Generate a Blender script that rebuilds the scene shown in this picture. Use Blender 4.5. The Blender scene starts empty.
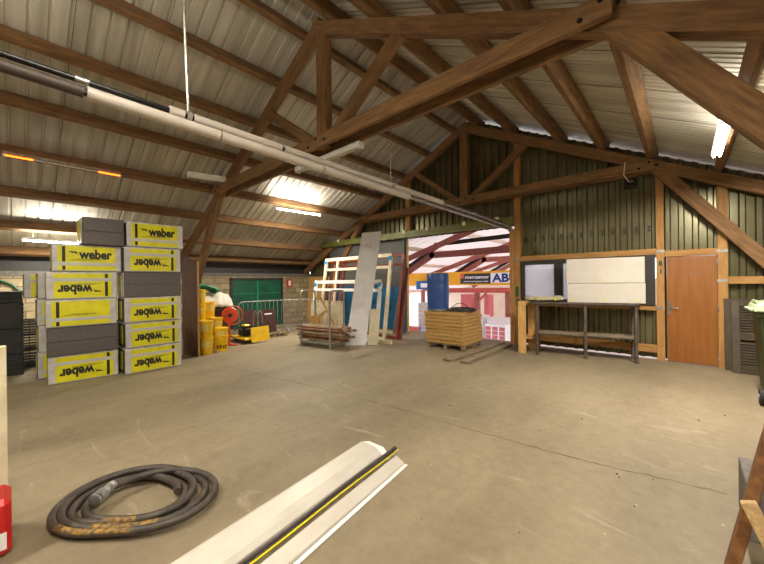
import bpy, math, random
from mathutils import Vector, Matrix
random.seed(7)
S = bpy.context.scene
COL = S.collection
PI = math.pi
V = Vector

# ------------------------------------------------------------------ materials
def lin(c):
    return tuple(((v/255)/12.92 if v/255 <= .04045 else ((v/255+.055)/1.055)**2.4) for v in c) + (1,)

def mat(name, rgb, rough=.6, metal=0, var=.12, scale=6, bump=0, bscale=40, stretch=(1,1,1), rgb2=None, trans=0, spec=.5, mixlo=.35, mixhi=.65, rot=None):
    m = bpy.data.materials.new(name); m.use_nodes = True
    nt = m.node_tree; N = nt.nodes; L = nt.links
    b = N['Principled BSDF']
    b.inputs['Roughness'].default_value = rough
    b.inputs['Metallic'].default_value = metal
    b.inputs['Specular IOR Level'].default_value = spec
    c = lin(rgb)
    c2 = lin(rgb2) if rgb2 else tuple(max(0, v*(1-var*2)) for v in c[:3])+(1,)
    tc = N.new('ShaderNodeTexCoord'); mp = N.new('ShaderNodeMapping')
    mp.inputs['Scale'].default_value = stretch
    if rot is not None:      # grain along a sloping member
        mp.vector_type = 'TEXTURE'; mp.inputs['Scale'].default_value = tuple(1/v for v in stretch); mp.inputs['Rotation'].default_value = (0, rot, 0)
    L.new(tc.outputs['Object'], mp.inputs['Vector'])
    nz = N.new('ShaderNodeTexNoise'); nz.inputs['Scale'].default_value = scale; nz.inputs['Detail'].default_value = 6
    nz.inputs['Roughness'].default_value = .6
    L.new(mp.outputs[0], nz.inputs['Vector'])
    r = N.new('ShaderNodeValToRGB'); r.color_ramp.elements[0].position = mixlo; r.color_ramp.elements[1].position = mixhi
    r.color_ramp.elements[0].color = c2; r.color_ramp.elements[1].color = c
    L.new(nz.outputs['Fac'], r.inputs[0]); L.new(r.outputs[0], b.inputs['Base Color'])
    if bump:
        n2 = N.new('ShaderNodeTexNoise'); n2.inputs['Scale'].default_value = bscale; n2.inputs['Detail'].default_value = 5
        L.new(mp.outputs[0], n2.inputs['Vector'])
        bp = N.new('ShaderNodeBump'); bp.inputs['Strength'].default_value = bump; bp.inputs['Distance'].default_value = .01
        L.new(n2.outputs['Fac'], bp.inputs['Height']); L.new(bp.outputs[0], b.inputs['Normal'])
    if trans:
        t = N.new('ShaderNodeBsdfTranslucent'); L.new(r.outputs[0], t.inputs['Color'])
        mx = N.new('ShaderNodeMixShader'); mx.inputs[0].default_value = trans
        out = N['Material Output']
        L.new(b.outputs[0], mx.inputs[1]); L.new(t.outputs[0], mx.inputs[2]); L.new(mx.outputs[0], out.inputs['Surface'])
    return m

def emat(name, rgb, st):
    m = bpy.data.materials.new(name); m.use_nodes = True
    nt = m.node_tree; nt.nodes.clear()
    e = nt.nodes.new('ShaderNodeEmission'); e.inputs[0].default_value = lin(rgb); e.inputs[1].default_value = st
    o = nt.nodes.new('ShaderNodeOutputMaterial'); nt.links.new(e.outputs[0], o.inputs[0])
    return m

M = {}
M['beam_x'] = mat('beam_timber_x', (140,103,62), .75, scale=3, stretch=(1,8,8), rgb2=(100,71,42), bump=.25, bscale=18)
M['beam_y'] = mat('beam_timber_y', (136,100,60), .75, scale=3, stretch=(8,1,8), rgb2=(96,68,40), bump=.25, bscale=18)
M['beam_z'] = mat('beam_timber_z', (138,100,60), .75, scale=3, stretch=(8,8,1), rgb2=(98,69,40), bump=.25, bscale=18)
for nm_, an_ in (('leg_right',-52),('leg_left',52),('rafter_right',-26.6),('rafter_left',26.6),('strut_right',36),('strut_left',-36)):
    M[nm_] = mat('timber_'+nm_, (140,103,62), .75, scale=3, stretch=(1,8,8), rgb2=(100,71,42), bump=.25, bscale=18, rot=-math.radians(an_))
M['stud'] = mat('stud_timber', (184,138,78), .7, scale=3, stretch=(8,8,1), rgb2=(158,112,58), bump=.2, bscale=20)
M['rail'] = mat('rail_timber', (184,138,78), .7, scale=3, stretch=(1,8,8), rgb2=(156,110,58), bump=.2, bscale=20)
M['plypost'] = mat('weathered_plywood', (104,72,40), .75, scale=3, stretch=(10,10,1), rgb2=(80,52,28), bump=.2)
M['plyedge'] = mat('pale_plywood', (214,172,104), .7, scale=4, stretch=(6,6,1), rgb2=(190,144,80))
M['door'] = mat('door_veneer', (150,93,38), .45, scale=2.5, stretch=(8,8,.6), rgb2=(134,80,30))
M['cladgreen'] = mat('olive_sheet_steel', (116,112,82), .3, .45, scale=1.2, rgb2=(92,84,56))
M['white'] = mat('white_plastic', (238,236,230), .45, var=.05, scale=5)
M['offwhite'] = mat('cream_plastic', (226,216,186), .5, var=.06, scale=5, rgb2=(206,194,160))
M['tubewhite'] = mat('white_pipe', (200,190,180), .35, var=.06, scale=8)
M['darkpipe'] = mat('dark_brown_pipe', (70,58,50), .55, var=.1, scale=8)
M['chrome'] = mat('bright_steel', (190,188,184), .25, .9, var=.08, scale=9)
M['blacksteel'] = mat('black_steel', (34,34,36), .25, .3, var=.1, scale=9)
M['galv'] = mat('galvanised_steel', (172,172,166), .42, .55, scale=14, rgb2=(130,130,124))
M['rust'] = mat('rusty_steel', (150,98,66), .75, .2, scale=16, rgb2=(104,62,40))
M['rustgrey'] = mat('weathered_scaffold_steel', (166,148,118), .7, .2, scale=14, rgb2=(112,90,64))
M['greysteel'] = mat('grey_painted_steel', (104,92,82), .55, .3, scale=10, rgb2=(78,68,60))
M['wrap'] = mat('clear_white_film', (206,202,200), .25, scale=7, rgb2=(176,172,172), bump=.5, bscale=9)
M['yellow'] = mat('yellow_print', (222,214,28), .35, scale=5, rgb2=(202,196,22), bump=.35, bscale=9)
M['greyprint'] = mat('grey_print', (186,184,190), .35, var=.05, scale=6)
M['ink'] = mat('black_ink', (22,22,22), .45, var=.1, scale=5)
M['foam'] = mat('graphite_foam', (98,92,90), .55, scale=30, rgb2=(82,76,74), bump=.2, bscale=120)
M['foamdark'] = mat('graphite_foam_dark_side', (56,52,54), .6, scale=30, rgb2=(44,40,42))
M['crate'] = mat('black_plastic', (46,42,42), .6, scale=12, rgb2=(32,30,30), bump=.4, bscale=60)
M['bucket'] = mat('yellow_bucket_plastic', (238,196,20), .35, scale=7, rgb2=(222,172,14))
M['bucketwhite'] = mat('cream_bucket_label', (232,216,140), .4, scale=20, rgb2=(214,186,80))
M['orange'] = mat('orange_paint', (232,84,38), .4, scale=6, rgb2=(206,66,26))
M['machyellow'] = mat('machine_yellow_paint', (244,200,8), .35, scale=6, rgb2=(228,180,6))
M['filmply'] = mat('brown_film_faced_board', (72,40,30), .5, scale=10, rgb2=(50,26,20), mixlo=.4, mixhi=.5)
M['greendoor'] = mat('green_door_paint', (22,92,66), .5, scale=3, rgb2=(14,72,50))
M['greenlight'] = mat('light_green_paint', (36,134,98), .5, scale=3, var=.08)
M['tarpgreen'] = mat('green_tarpaulin', (20,140,96), .45, scale=8, rgb2=(12,112,76))
M['sheetwhite'] = mat('white_dust_sheet', (222,214,198), .6, scale=8, rgb2=(196,186,170), bump=.5, bscale=12)
M['red'] = mat('red_paint', (200,34,30), .4, scale=6, var=.08)
M['slab'] = mat('white_laminate', (236,234,234), .35, scale=3, rgb2=(226,222,222))
M['frameorange'] = mat('orange_brown_frame', (190,104,62), .5, scale=6, rgb2=(164,84,48))
M['framered'] = mat('brown_red_frame', (140,58,40), .5, scale=6, rgb2=(116,46,32))
M['bluetape'] = mat('blue_corner_tape', (36,150,206), .4, var=.05)
M['leafgrey'] = mat('dark_grey_door_skin', (96,94,90), .6, scale=3, rgb2=(84,82,78))
M['leafblue'] = mat('blue_plastic_film', (44,114,156), .4, scale=6, rgb2=(28,86,128), bump=.5, bscale=10)
M['greentrim'] = mat('dark_green_trim', (30,92,62), .5, var=.1)
M['oliverail'] = mat('olive_track', (120,124,62), .5, .1, scale=5, rgb2=(96,100,46))
M['blockwall'] = None
M['bluedrum'] = mat('blue_drum_plastic', (46,82,152), .42, scale=5, rgb2=(38,70,134))
M['boardyellow'] = mat('wood_fibre_edge', (204,164,100), .8, scale=10, stretch=(1,1,7), rgb2=(176,134,74), bump=.5, bscale=30)
M['boardtop'] = mat('wood_fibre_face', (212,170,104), .8, scale=12, rgb2=(190,146,84))
M['coil'] = mat('black_grey_cable', (66,62,60), .5, scale=20, rgb2=(44,42,40))
M['plank'] = mat('grey_weathered_plank', (150,134,110), .8, scale=4, stretch=(5,1,5), rgb2=(122,104,80), bump=.3)
M['carton'] = mat('white_carton', (200,192,182), .6, scale=4, rgb2=(192,183,172))
M['tape'] = mat('yellow_tape_patch', (214,200,110), .5, var=.05)
M['windowframe'] = mat('dark_window_frame', (52,48,44), .5, var=.1)
M['film'] = mat('translucent_pale_film', (196,186,158), .35, scale=10, rgb2=(170,160,130), bump=.6, bscale=14)
M['louvre'] = mat('dark_olive_shutter_paint', (82,70,52), .6, scale=6, rgb2=(66,56,42))
M['bingreen'] = mat('dark_green_bin_plastic', (60,74,40), .5, scale=6, rgb2=(46,58,30))
M['binlid'] = mat('pale_green_bin_lid', (168,184,148), .5, scale=6, rgb2=(144,162,124))
M['rubber'] = mat('black_rubber', (30,28,28), .7, scale=12, var=.2)
M['hose'] = mat('dusty_black_hose', (78,68,58), .55, scale=14, rgb2=(52,45,39), bump=.3, bscale=60)
M['hosemark'] = mat('ochre_hose_marking', (150,112,40), .6, scale=30, rgb2=(84,68,44), mixlo=.45, mixhi=.55)
M['trunk'] = mat('white_cable_trunking', (200,193,182), .4, scale=4, rgb2=(190,182,170))
M['cablegrey'] = mat('dark_grey_cable', (76,68,68), .5, var=.1)
M['cableyellow'] = mat('yellow_green_cable', (222,206,20), .45, var=.06)
M['slabgrey'] = mat('grey_block', (122,116,108), .8, scale=20, rgb2=(96,90,84), bump=.3)
M['lath'] = mat('sawn_pale_timber', (204,172,124), .75, scale=8, stretch=(6,1,6), rgb2=(172,138,92), bump=.3)
M['orangewood'] = mat('orange_brown_timber', (134,90,44), .7, scale=4, stretch=(6,1,6), rgb2=(98,60,28))
M['hallred'] = mat('red_oxide_steel', (172,100,90), .55, .1, scale=5, rgb2=(148,84,74))
M['craneyellow'] = mat('crane_yellow', (240,172,20), .5, var=.05)
M['salmon'] = mat('salmon_red_paint', (206,96,84), .55, var=.08, scale=5)
M['pallet'] = mat('pallet_timber', (160,140,108), .8, scale=5, stretch=(1,4,4), rgb2=(112,92,66), bump=.3)
M['halfloor'] = mat('pale_hall_floor', (214,206,200), .7, scale=2, rgb2=(200,190,182))
M['hallwall'] = mat('pale_hall_cladding', (232,214,196), .6, scale=2, rgb2=(222,200,180))
M['brickred'] = mat('red_brick_wrap', (214,110,112), .6, var=.1)
M['hosereel'] = mat('dark_motor', (60,58,56), .5, .4, scale=12, var=.2)
M['signblue'] = mat('blue_sign_ink', (20,50,120), .5, var=.05)
M['signblack'] = mat('dark_sign_panel', (52,50,52), .5, var=.1)
M['signwhite'] = mat('white_sign_panel', (240,236,236), .5, var=.03)
M['hallblue'] = mat('blue_hoist', (26,98,160), .5, var=.1)
M['fluo'] = emat('lit_tube', (255,244,214), 26)
M['fluow'] = emat('lit_tube_warm_end', (255,96,24), 4)

def bump_chain(m, kind):
    pass

def concrete():
    m = bpy.data.materials.new('dusty_concrete'); m.use_nodes = True
    N = m.node_tree.nodes; L = m.node_tree.links; b = N['Principled BSDF']
    tc = N.new('ShaderNodeTexCoord')
    n1 = N.new('ShaderNodeTexNoise'); n1.inputs['Scale'].default_value = .55; n1.inputs['Detail'].default_value = 8; n1.inputs['Roughness'].default_value = .62
    mp = N.new('ShaderNodeMapping'); mp.inputs['Scale'].default_value = (1,.45,1); mp.inputs['Rotation'].default_value = (0,0,.5)
    L.new(tc.outputs['Object'], mp.inputs[0]); L.new(mp.outputs[0], n1.inputs[0])
    r1 = N.new('ShaderNodeValToRGB'); r1.color_ramp.elements[0].position = .36; r1.color_ramp.elements[1].position = .66
    r1.color_ramp.elements[0].color = lin((124,110,88)); r1.color_ramp.elements[1].color = lin((158,143,115))
    L.new(n1.outputs['Fac'], r1.inputs[0])
    n2 = N.new('ShaderNodeTexNoise'); n2.inputs['Scale'].default_value = 9; n2.inputs['Detail'].default_value = 8; n2.inputs['Roughness'].default_value = .75
    L.new(tc.outputs['Object'], n2.inputs[0])
    r2 = N.new('ShaderNodeValToRGB'); r2.color_ramp.elements[0].position = .3; r2.color_ramp.elements[1].position = .62
    r2.color_ramp.elements[0].color = (.72,.72,.72,1); r2.color_ramp.elements[1].color = (1,1,1,1)
    L.new(n2.outputs['Fac'], r2.inputs[0])
    mx = N.new('ShaderNodeMixRGB'); mx.blend_type = 'MULTIPLY'; mx.inputs[0].default_value = .75
    L.new(r1.outputs[0], mx.inputs[1]); L.new(r2.outputs[0], mx.inputs[2])
    n4 = N.new('ShaderNodeTexNoise'); n4.inputs['Scale'].default_value = 2.2; n4.inputs['Detail'].default_value = 7; n4.inputs['Roughness'].default_value = .7; n4.inputs['Distortion'].default_value = 1.2
    mp4 = N.new('ShaderNodeMapping'); mp4.inputs['Scale'].default_value = (.35,1.6,1); mp4.inputs['Rotation'].default_value = (0,0,-.6); mp4.inputs['Location'].default_value = (3,1,0)
    L.new(tc.outputs['Object'], mp4.inputs[0]); L.new(mp4.outputs[0], n4.inputs[0])
    r4 = N.new('ShaderNodeValToRGB'); r4.color_ramp.elements[0].position = .6; r4.color_ramp.elements[1].position = .74
    r4.color_ramp.elements[0].color = (0,0,0,1); r4.color_ramp.elements[1].color = (.4,.4,.4,1)
    L.new(n4.outputs['Fac'], r4.inputs[0])
    m4 = N.new('ShaderNodeMixRGB'); m4.inputs[2].default_value = lin((196,184,160))
    L.new(r4.outputs[0], m4.inputs[0]); L.new(mx.outputs[0], m4.inputs[1])
    mx = m4
    # small pale specks of dust and plaster
    v = N.new('ShaderNodeTexVoronoi'); v.inputs['Scale'].default_value = 5; v.inputs['Randomness'].default_value = 1
    L.new(tc.outputs['Object'], v.inputs['Vector'])
    r3 = N.new('ShaderNodeValToRGB'); r3.color_ramp.elements[0].position = .03; r3.color_ramp.elements[1].position = .055
    r3.color_ramp.elements[0].color = (.55,.55,.55,1); r3.color_ramp.elements[1].color = (0,0,0,1)
    L.new(v.outputs['Distance'], r3.inputs[0])
    m2 = N.new('ShaderNodeMixRGB'); m2.inputs[2].default_value = lin((206,192,166))
    L.new(r3.outputs[0], m2.inputs[0]); L.new(mx.outputs[0], m2.inputs[1]); L.new(m2.outputs[0], b.inputs['Base Color'])
    b.inputs['Roughness'].default_value = .62
    b.inputs['Specular IOR Level'].default_value = .35
    bp = N.new('ShaderNodeBump'); bp.inputs['Strength'].default_value = .18; bp.inputs['Distance'].default_value = .01
    L.new(n2.outputs['Fac'], bp.inputs['Height']); L.new(bp.outputs[0], b.inputs['Normal'])
    return m
M['concrete'] = concrete()

def blocks():
    m = bpy.data.materials.new('concrete_block_wall'); m.use_nodes = True
    N = m.node_tree.nodes; L = m.node_tree.links; b = N['Principled BSDF']
    tc = N.new('ShaderNodeTexCoord'); mp = N.new('ShaderNodeMapping'); mp.inputs['Rotation'].default_value = (PI/2, 0, PI/2)
    # brick texture reads X,Y: bring wall Y,Z there
    sx = N.new('ShaderNodeSeparateXYZ'); cb = N.new('ShaderNodeCombineXYZ')
    L.new(tc.outputs['Object'], sx.inputs[0]); L.new(sx.outputs['Y'], cb.inputs['X']); L.new(sx.outputs['Z'], cb.inputs['Y'])
    br = N.new('ShaderNodeTexBrick'); br.inputs['Scale'].default_value = 1; br.inputs['Brick Width'].default_value = .4; br.inputs['Row Height'].default_value = .2
    br.inputs['Mortar Size'].default_value = .012; br.inputs['Color1'].default_value = lin((172,156,122)); br.inputs['Color2'].default_value = lin((146,130,98)); br.inputs['Mortar'].default_value = lin((112,98,74))
    L.new(cb.outputs[0], br.inputs['Vector'])
    n = N.new('ShaderNodeTexNoise'); n.inputs['Scale'].default_value = 5; n.inputs['Detail'].default_value = 7
    L.new(tc.outputs['Object'], n.inputs[0])
    mx = N.new('ShaderNodeMixRGB'); mx.blend_type = 'OVERLAY'; mx.inputs[0].default_value = .5
    L.new(br.outputs['Color'], mx.inputs[1]); L.new(n.outputs['Fac'], mx.inputs[2]); L.new(mx.outputs[0], b.inputs['Base Color'])
    b.inputs['Roughness'].default_value = .9
    bp = N.new('ShaderNodeBump'); bp.inputs['Strength'].default_value = .5; bp.inputs['Distance'].default_value = .01; bp.invert = True
    L.new(br.outputs['Fac'], bp.inputs['Height']); L.new(bp.outputs[0], b.inputs['Normal'])
    return m
M['blockwall'] = blocks()

def roofmat():
    # sheet metal with laps every metre or so along the building and patchy soiling down the slope
    m = bpy.data.materials.new('roof_sheeting'); m.use_nodes = True
    N = m.node_tree.nodes; L = m.node_tree.links; b = N['Principled BSDF']
    tc = N.new('ShaderNodeTexCoord')
    mp = N.new('ShaderNodeMapping'); mp.inputs['Scale'].default_value = (.5,7,.5)
    L.new(tc.outputs['Object'], mp.inputs[0])
    n = N.new('ShaderNodeTexNoise'); n.inputs['Scale'].default_value = 1.1; n.inputs['Detail'].default_value = 4
    L.new(mp.outputs[0], n.inputs[0])
    r = N.new('ShaderNodeValToRGB'); r.color_ramp.elements[0].position = .32; r.color_ramp.elements[1].position = .68
    r.color_ramp.elements[0].color = lin((168,161,146)); r.color_ramp.elements[1].color = lin((204,198,184))
    L.new(n.outputs['Fac'], r.inputs[0]); L.new(r.outputs[0], b.inputs['Base Color'])
    b.inputs['Roughness'].default_value = .45; b.inputs['Metallic'].default_value = .25
    return m
M['roof'] = roofmat()

# ------------------------------------------------------------------ mesh helpers
class MB:
    def __init__(s): s.v = []; s.f = []; s.sm = []
    def add(s, vs, fs, smooth=False):
        o = len(s.v); s.v += [V(p) for p in vs]; s.f += [tuple(i+o for i in f) for f in fs]; s.sm += [smooth]*len(fs); return s
    def box(s, c, d, rz=0, rx=0, ry=0, bev=0):
        R = Matrix.Rotation(rz,3,'Z') @ Matrix.Rotation(ry,3,'Y') @ Matrix.Rotation(rx,3,'X')
        return s.obox(V(c), R @ V((1,0,0)), R @ V((0,1,0)), R @ V((0,0,1)), d, bev)
    def bb(s, x0, x1, y0, y1, z0, z1, bev=0):
        return s.obox(V(((x0+x1)/2,(y0+y1)/2,(z0+z1)/2)), V((1,0,0)), V((0,1,0)), V((0,0,1)), (abs(x1-x0),abs(y1-y0),abs(z1-z0)), bev)
    def obox(s, c, ax, ay, az, d, bev=0):
        hx, hy, hz = d[0]/2, d[1]/2, d[2]/2
        b = min(bev, hx*.9, hy*.9, hz*.9)
        P = lambda x,y,z: c+ax*x+ay*y+az*z
        if b <= 0:
            vs = [P(x,y,z) for z in (-hz,hz) for y in (-hy,hy) for x in (-hx,hx)]
            fs = [(0,2,3,1),(4,5,7,6),(0,1,5,4),(2,6,7,3),(0,4,6,2),(1,3,7,5)]
            return s.add(vs, fs)
        vs = []; idx = {}
        for sx in (-1,1):
            for sy in (-1,1):
                for sz in (-1,1):
                    for k in range(3):
                        q = [sx*(hx-b), sy*(hy-b), sz*(hz-b)]
                        q[k] = (sx*hx, sy*hy, sz*hz)[k]
                        idx[(sx,sy,sz,k)] = len(vs); vs.append(P(*q))
        fs = []
        for k in range(3):
            a, c2 = [i for i in range(3) if i != k]
            for sg in (-1,1):
                q = []
                for (u,w) in ((-1,-1),(1,-1),(1,1),(-1,1)):
                    t = [0,0,0]; t[k] = sg; t[a] = u; t[c2] = w; q.append(idx[(*t,k)])
                fs.append(tuple(q))
        for k in range(3):
            a, c2 = [i for i in range(3) if i != k]
            for u in (-1,1):
                for w in (-1,1):
                    t0 = [0,0,0]; t0[k] = -1; t0[a] = u; t0[c2] = w
                    t1 = list(t0); t1[k] = 1
                    fs.append((idx[(*t0,a)], idx[(*t1,a)], idx[(*t1,c2)], idx[(*t0,c2)]))
        for sx in (-1,1):
            for sy in (-1,1):
                for sz in (-1,1):
                    fs.append(tuple(idx[(sx,sy,sz,k)] for k in range(3)))
        return s.add(vs, fs)
    def bar(s, a, b, w, h, side=(0,1,0), bev=.004):
        # rectangular bar from a to b; w = size along 'side', h = the other size
        a, b = V(a), V(b); d = (b-a); l = d.length; d.normalize()
        sd = V(side); sd = (sd - d*sd.dot(d)).normalized(); up = d.cross(sd)
        return s.obox((a+b)/2, d, sd, up, (l, w, h), bev)
    def tube(s, pts, r, n=10, closed=False, caps=True):
        pts = [V(p) for p in pts]; m = len(pts)
        rr = r if isinstance(r, (list,tuple)) else [r]*m
        vs = []; prev = None
        for i, p in enumerate(pts):
            if closed: t = (pts[(i+1)%m]-pts[i-1])
            else: t = pts[min(i+1,m-1)]-pts[max(i-1,0)]
            t.normalize()
            if prev is None:
                ref = V((0,0,1)) if abs(t.z) < .9 else V((1,0,0))
                u = t.cross(ref).normalized()
            else:
                u = (prev - t*prev.dot(t)).normalized()
            prev = u; w = t.cross(u)
            for k in range(n):
                an = 2*PI*k/n; vs.append(p + (u*math.cos(an)+w*math.sin(an))*rr[i])
        fs = []
        for i in range(m if closed else m-1):
            j = (i+1)%m
            for k in range(n):
                fs.append((i*n+k, i*n+(k+1)%n, j*n+(k+1)%n, j*n+k))
        s.add(vs, fs, True)
        if caps and not closed:
            o = len(s.v)-len(vs)
            s.f.append(tuple(o+k for k in range(n))[::-1]); s.sm.append(False)
            s.f.append(tuple(o+(m-1)*n+k for k in range(n))); s.sm.append(False)
        return s
    def lathe(s, c, prof, n=24, ax=(0,0,1)):
        ax = V(ax).normalized(); ref = V((1,0,0)) if abs(ax.x) < .9 else V((0,1,0))
        u = (ref-ax*ref.dot(ax)).normalized(); w = ax.cross(u); c = V(c); vs = []
        for (r, z) in prof:
            for k in range(n):
                a = 2*PI*k/n; vs.append(c+ax*z+(u*math.cos(a)+w*math.sin(a))*max(r,1e-4))
        fs = []
        for i in range(len(prof)-1):
            for k in range(n):
                fs.append((i*n+k, i*n+(k+1)%n, (i+1)*n+(k+1)%n, (i+1)*n+k))
        return s.add(vs, fs, True)
    def prism(s, poly, off):
        # poly: 3D points of one face, off: vector to the other
        n = len(poly); off = V(off); vs = [V(p) for p in poly]+[V(p)+off for p in poly]
        fs = [tuple(range(n))[::-1], tuple(range(n,2*n))]+[(i,(i+1)%n,n+(i+1)%n,n+i) for i in range(n)]
        return s.add(vs, fs)
    def build(s, name, m, parent=None, **tags):
        me = bpy.data.meshes.new(name)
        off = ORG.get(parent.name, Matrix()) .inverted() if parent is not None and parent.name in ORG else Matrix()
        me.from_pydata([off @ p for p in s.v], [], s.f); me.materials.append(M[m] if isinstance(m, str) else m)
        me.polygons.foreach_set('use_smooth', s.sm)
        me.validate(); me.update()
        import bmesh
        bm = bmesh.new(); bm.from_mesh(me); bmesh.ops.recalc_face_normals(bm, faces=bm.faces)
        bm.to_mesh(me); bm.free()
        if any(s.sm):
            try: me.set_sharp_from_angle(angle=math.radians(40))
            except Exception: pass
        o = bpy.data.objects.new(name, me); COL.objects.link(o)
        if parent is not None:
            o.parent = parent
            ORG[o.name] = ORG.get(parent.name, Matrix())
        else:
            ORG[o.name] = Matrix()
        for k, v in tags.items(): o[k] = v
        return o
ORG = {}
def thing(name, loc, label, cat, group=None, rz=0):
    o = bpy.data.objects.new(name, None); COL.objects.link(o)
    o.empty_display_size = .2
    o.location = loc; o.rotation_euler = (0,0,rz)
    ORG[o.name] = Matrix.Translation(V(loc)) @ Matrix.Rotation(rz,4,'Z')
    o['label'] = label; o['category'] = cat
    if group: o['group'] = group
    return o
def solo(mb, name, m, label, cat, group=None):
    o = mb.build(name, m); o['label'] = label; o['category'] = cat
    if group: o['group'] = group
    return o
def struct(mb, name, m, parent=None):
    o = mb.build(name, m, parent)
    o['kind'] = 'structure'
    return o
def dup(root, loc, rz, label):
    r = root.copy(); COL.objects.link(r); r.location = loc; r.rotation_euler = (0,0,rz); r['label'] = label
    for ch in list(root.children):
        c = ch.copy(); COL.objects.link(c); c.parent = r
        for g in list(ch.children):
            d = g.copy(); COL.objects.link(d); d.parent = c
    return r
def text(name, body, m, parent, origin, right, up, size, width=None, depth=.0015, bold=.02, squash=1):
    cu = bpy.data.curves.new(name+'_curve', 'FONT'); cu.body = body; cu.size = 1; cu.offset = bold; cu.extrude = .01
    cu.resolution_u = 3
    to = bpy.data.objects.new(name+'_tmp', cu); COL.objects.link(to)
    bpy.context.view_layer.update()
    me = bpy.data.meshes.new_from_object(to.evaluated_get(bpy.context.evaluated_depsgraph_get()))
    vs = [v.co.copy() for v in me.vertices]; fs = [tuple(p.vertices) for p in me.polygons]
    bpy.data.objects.remove(to); bpy.data.meshes.remove(me); bpy.data.curves.remove(cu)
    x0 = min(v.x for v in vs); x1 = max(v.x for v in vs)
    sx = (width/(x1-x0)) if width else size
    right = V(right).normalized(); up = V(up).normalized(); n = right.cross(up); o = V(origin)
    mb = MB(); mb.add([o+right*((v.x-x0)*sx)+up*(v.y*size)+n*(v.z*depth/.01) for v in vs], fs)
    return mb.build(name, m, parent)

# ------------------------------------------------------------------ roof geometry
RX, RZ, SL = -4.45, 5.9, .5          # ridge position, underside of purlins at the ridge, slope
def rz_(x): return RZ - SL*abs(x-RX)
YN, YF = -3.0, 8.72
NS = math.sqrt(1+SL*SL)

def corr_roof(mb, side, xe):
    # trapezoidal ribs every 0.2 m, running down the slope
    off = .228
    prof = []; y = YN; p = .2 if side < 0 else .1
    while y < YF+.35:
        if side < 0: prof += [(y,0),(y+.15,0),(y+.16,.022),(y+.19,.022)]
        else: prof += [(y,0),(y+.06,0),(y+.07,.014),(y+.09,.014)]
        y += p
    A = (RX, RZ+off+.02); B = (xe, rz_(xe)+off+.02-.02)
    vs = []
    for (yy,h) in prof:
        vs += [V((A[0],yy,A[1]+h*.9)), V((B[0],yy,B[1]+h*.9))]
    fs = [(2*i,2*i+1,2*i+3,2*i+2) for i in range(len(prof)-1)]
    mb.add(vs, fs)
m = MB(); corr_roof(m,-1,-12.15); corr_roof(m,1,3.45)
ceiling = struct(m, 'ceiling', 'roof')
sl = ceiling.modifiers.new('thick','SOLIDIFY'); sl.thickness = .006; sl.offset = 1
m = MB()
for y in [YN+.6+i*1.0 for i in range(12)]:
    for sgn, xe in ((-1,-12.1),(1,3.4)):
        m.bar((RX+sgn*.05,y,RZ+.222),(xe,y,rz_(xe)+.222),.006,.004,side=(0,1,0),bev=0)
struct(m, 'ceiling_sheet_lap', 'greysteel', ceiling)

# purlins: rectangular timbers along Y resting on the rafters
left_x = [-4.75,-5.62,-6.55,-7.52,-8.55,-9.56,-10.6,-11.55]
right_x = [-4.1,-3.2,-2.1,-1.3,-.5,.42,1.35,2.3]
words_ = ['first','second','third','fourth','fifth','sixth','seventh','eighth']
for side, xs in (('left', left_x), ('right', right_x)):
    for i, x in enumerate(xs):
        sgn = -1 if x < RX else 1
        n = V((sgn*SL,0,1)).normalized(); d = V((sgn*1,0,-SL)).normalized()
        c = V((x, (YN+YF-.1)/2, rz_(x))) + n*.1
        mb = MB().obox(c, V((0,1,0)), d, n, (YF-.1-YN, .10, .2), .006)
        where = 'green door' if side == 'left' else 'brown door'
        solo(mb, 'roof_purlin', 'beam_y', 'timber purlin on the %s side roof slope, %s down from the ridge' % (where, words_[i]), 'purlin', 'purlins under the roof sheets')

# trusses
def truss(y, label, t=.14, dz=0, kx=0):
    tr = thing('roof_truss', (RX,y,0), label, 'roof truss', 'timber roof trusses')
    yc = y+t/2
    n_l = V((-SL,0,1)).normalized(); n_r = V((SL,0,1)).normalized()
    # rafters (top edge under the purlins)
    h = .2
    for sgn, xe in ((-1,-12.0),(1,3.3)):
        n = V((sgn*SL,0,1)).normalized()
        a = V((RX-sgn*.07,yc,RZ+.035))-n*(h/2); b = V((xe,yc,rz_(xe)))-n*(h/2)
        MB().bar(a,b,t if sgn>0 else t*.97,h,side=(0,1,0)).build('rafter','rafter_right' if sgn > 0 else 'rafter_left',tr)
    # double tie: two planks either side of the rafters
    for yy in (y-.065, y+t+.065):
        MB().bar((-8.5,yy,3.78+dz),(-.42,yy,3.78+dz),.06,.20).build('tie_plank','beam_x',tr)
    # king post and struts between the tie planks
    MB().bar((RX+kx,yc,3.72+dz),(RX+kx,yc,5.8),t*.98,.23,side=(0,1,0)).build('king_post','beam_z',tr)
    for sgn in (-1,1):
        MB().bar((RX+kx+sgn*.2,yc,3.82+dz),(RX+kx+sgn*1.66,yc,4.92),t*.9,.15).build('strut','strut_right' if sgn > 0 else 'strut_left',tr)
        # splayed double leg from the tie end to the floor
        x0 = RX+sgn*4.08; x1 = RX+sgn*6.80
        MB().bar((x0-sgn*.12,y+t/2,3.86),(x1,y+t/2,.06),t*.96,.2).build('leg','leg_right' if sgn > 0 else 'leg_left',tr)
        MB().bb(x1-.22,x1+.22,y-.06,y+t+.06,0,.06).build('base_plate','greysteel',tr)
    for x,z in ((RX-.1,3.74),(RX+.1,3.82),(RX+.32,3.76),(-8.3,3.74),(-8.15,3.83),(-.65,3.74),(-.5,3.83),(-.38,3.75)):
        MB().lathe((x,y-.1,z+dz),[(0,-.004),(.022,-.004),(.022,.006),(0,.006)],8,(0,1,0)).build('bolt','blacksteel',tr)
    return tr
truss(3.36, dz=.08, kx=.12, label='near dark brown timber roof truss crossing the top of the photo')
truss(8.26, 'far timber roof truss standing against the green corrugated end wall')
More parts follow.
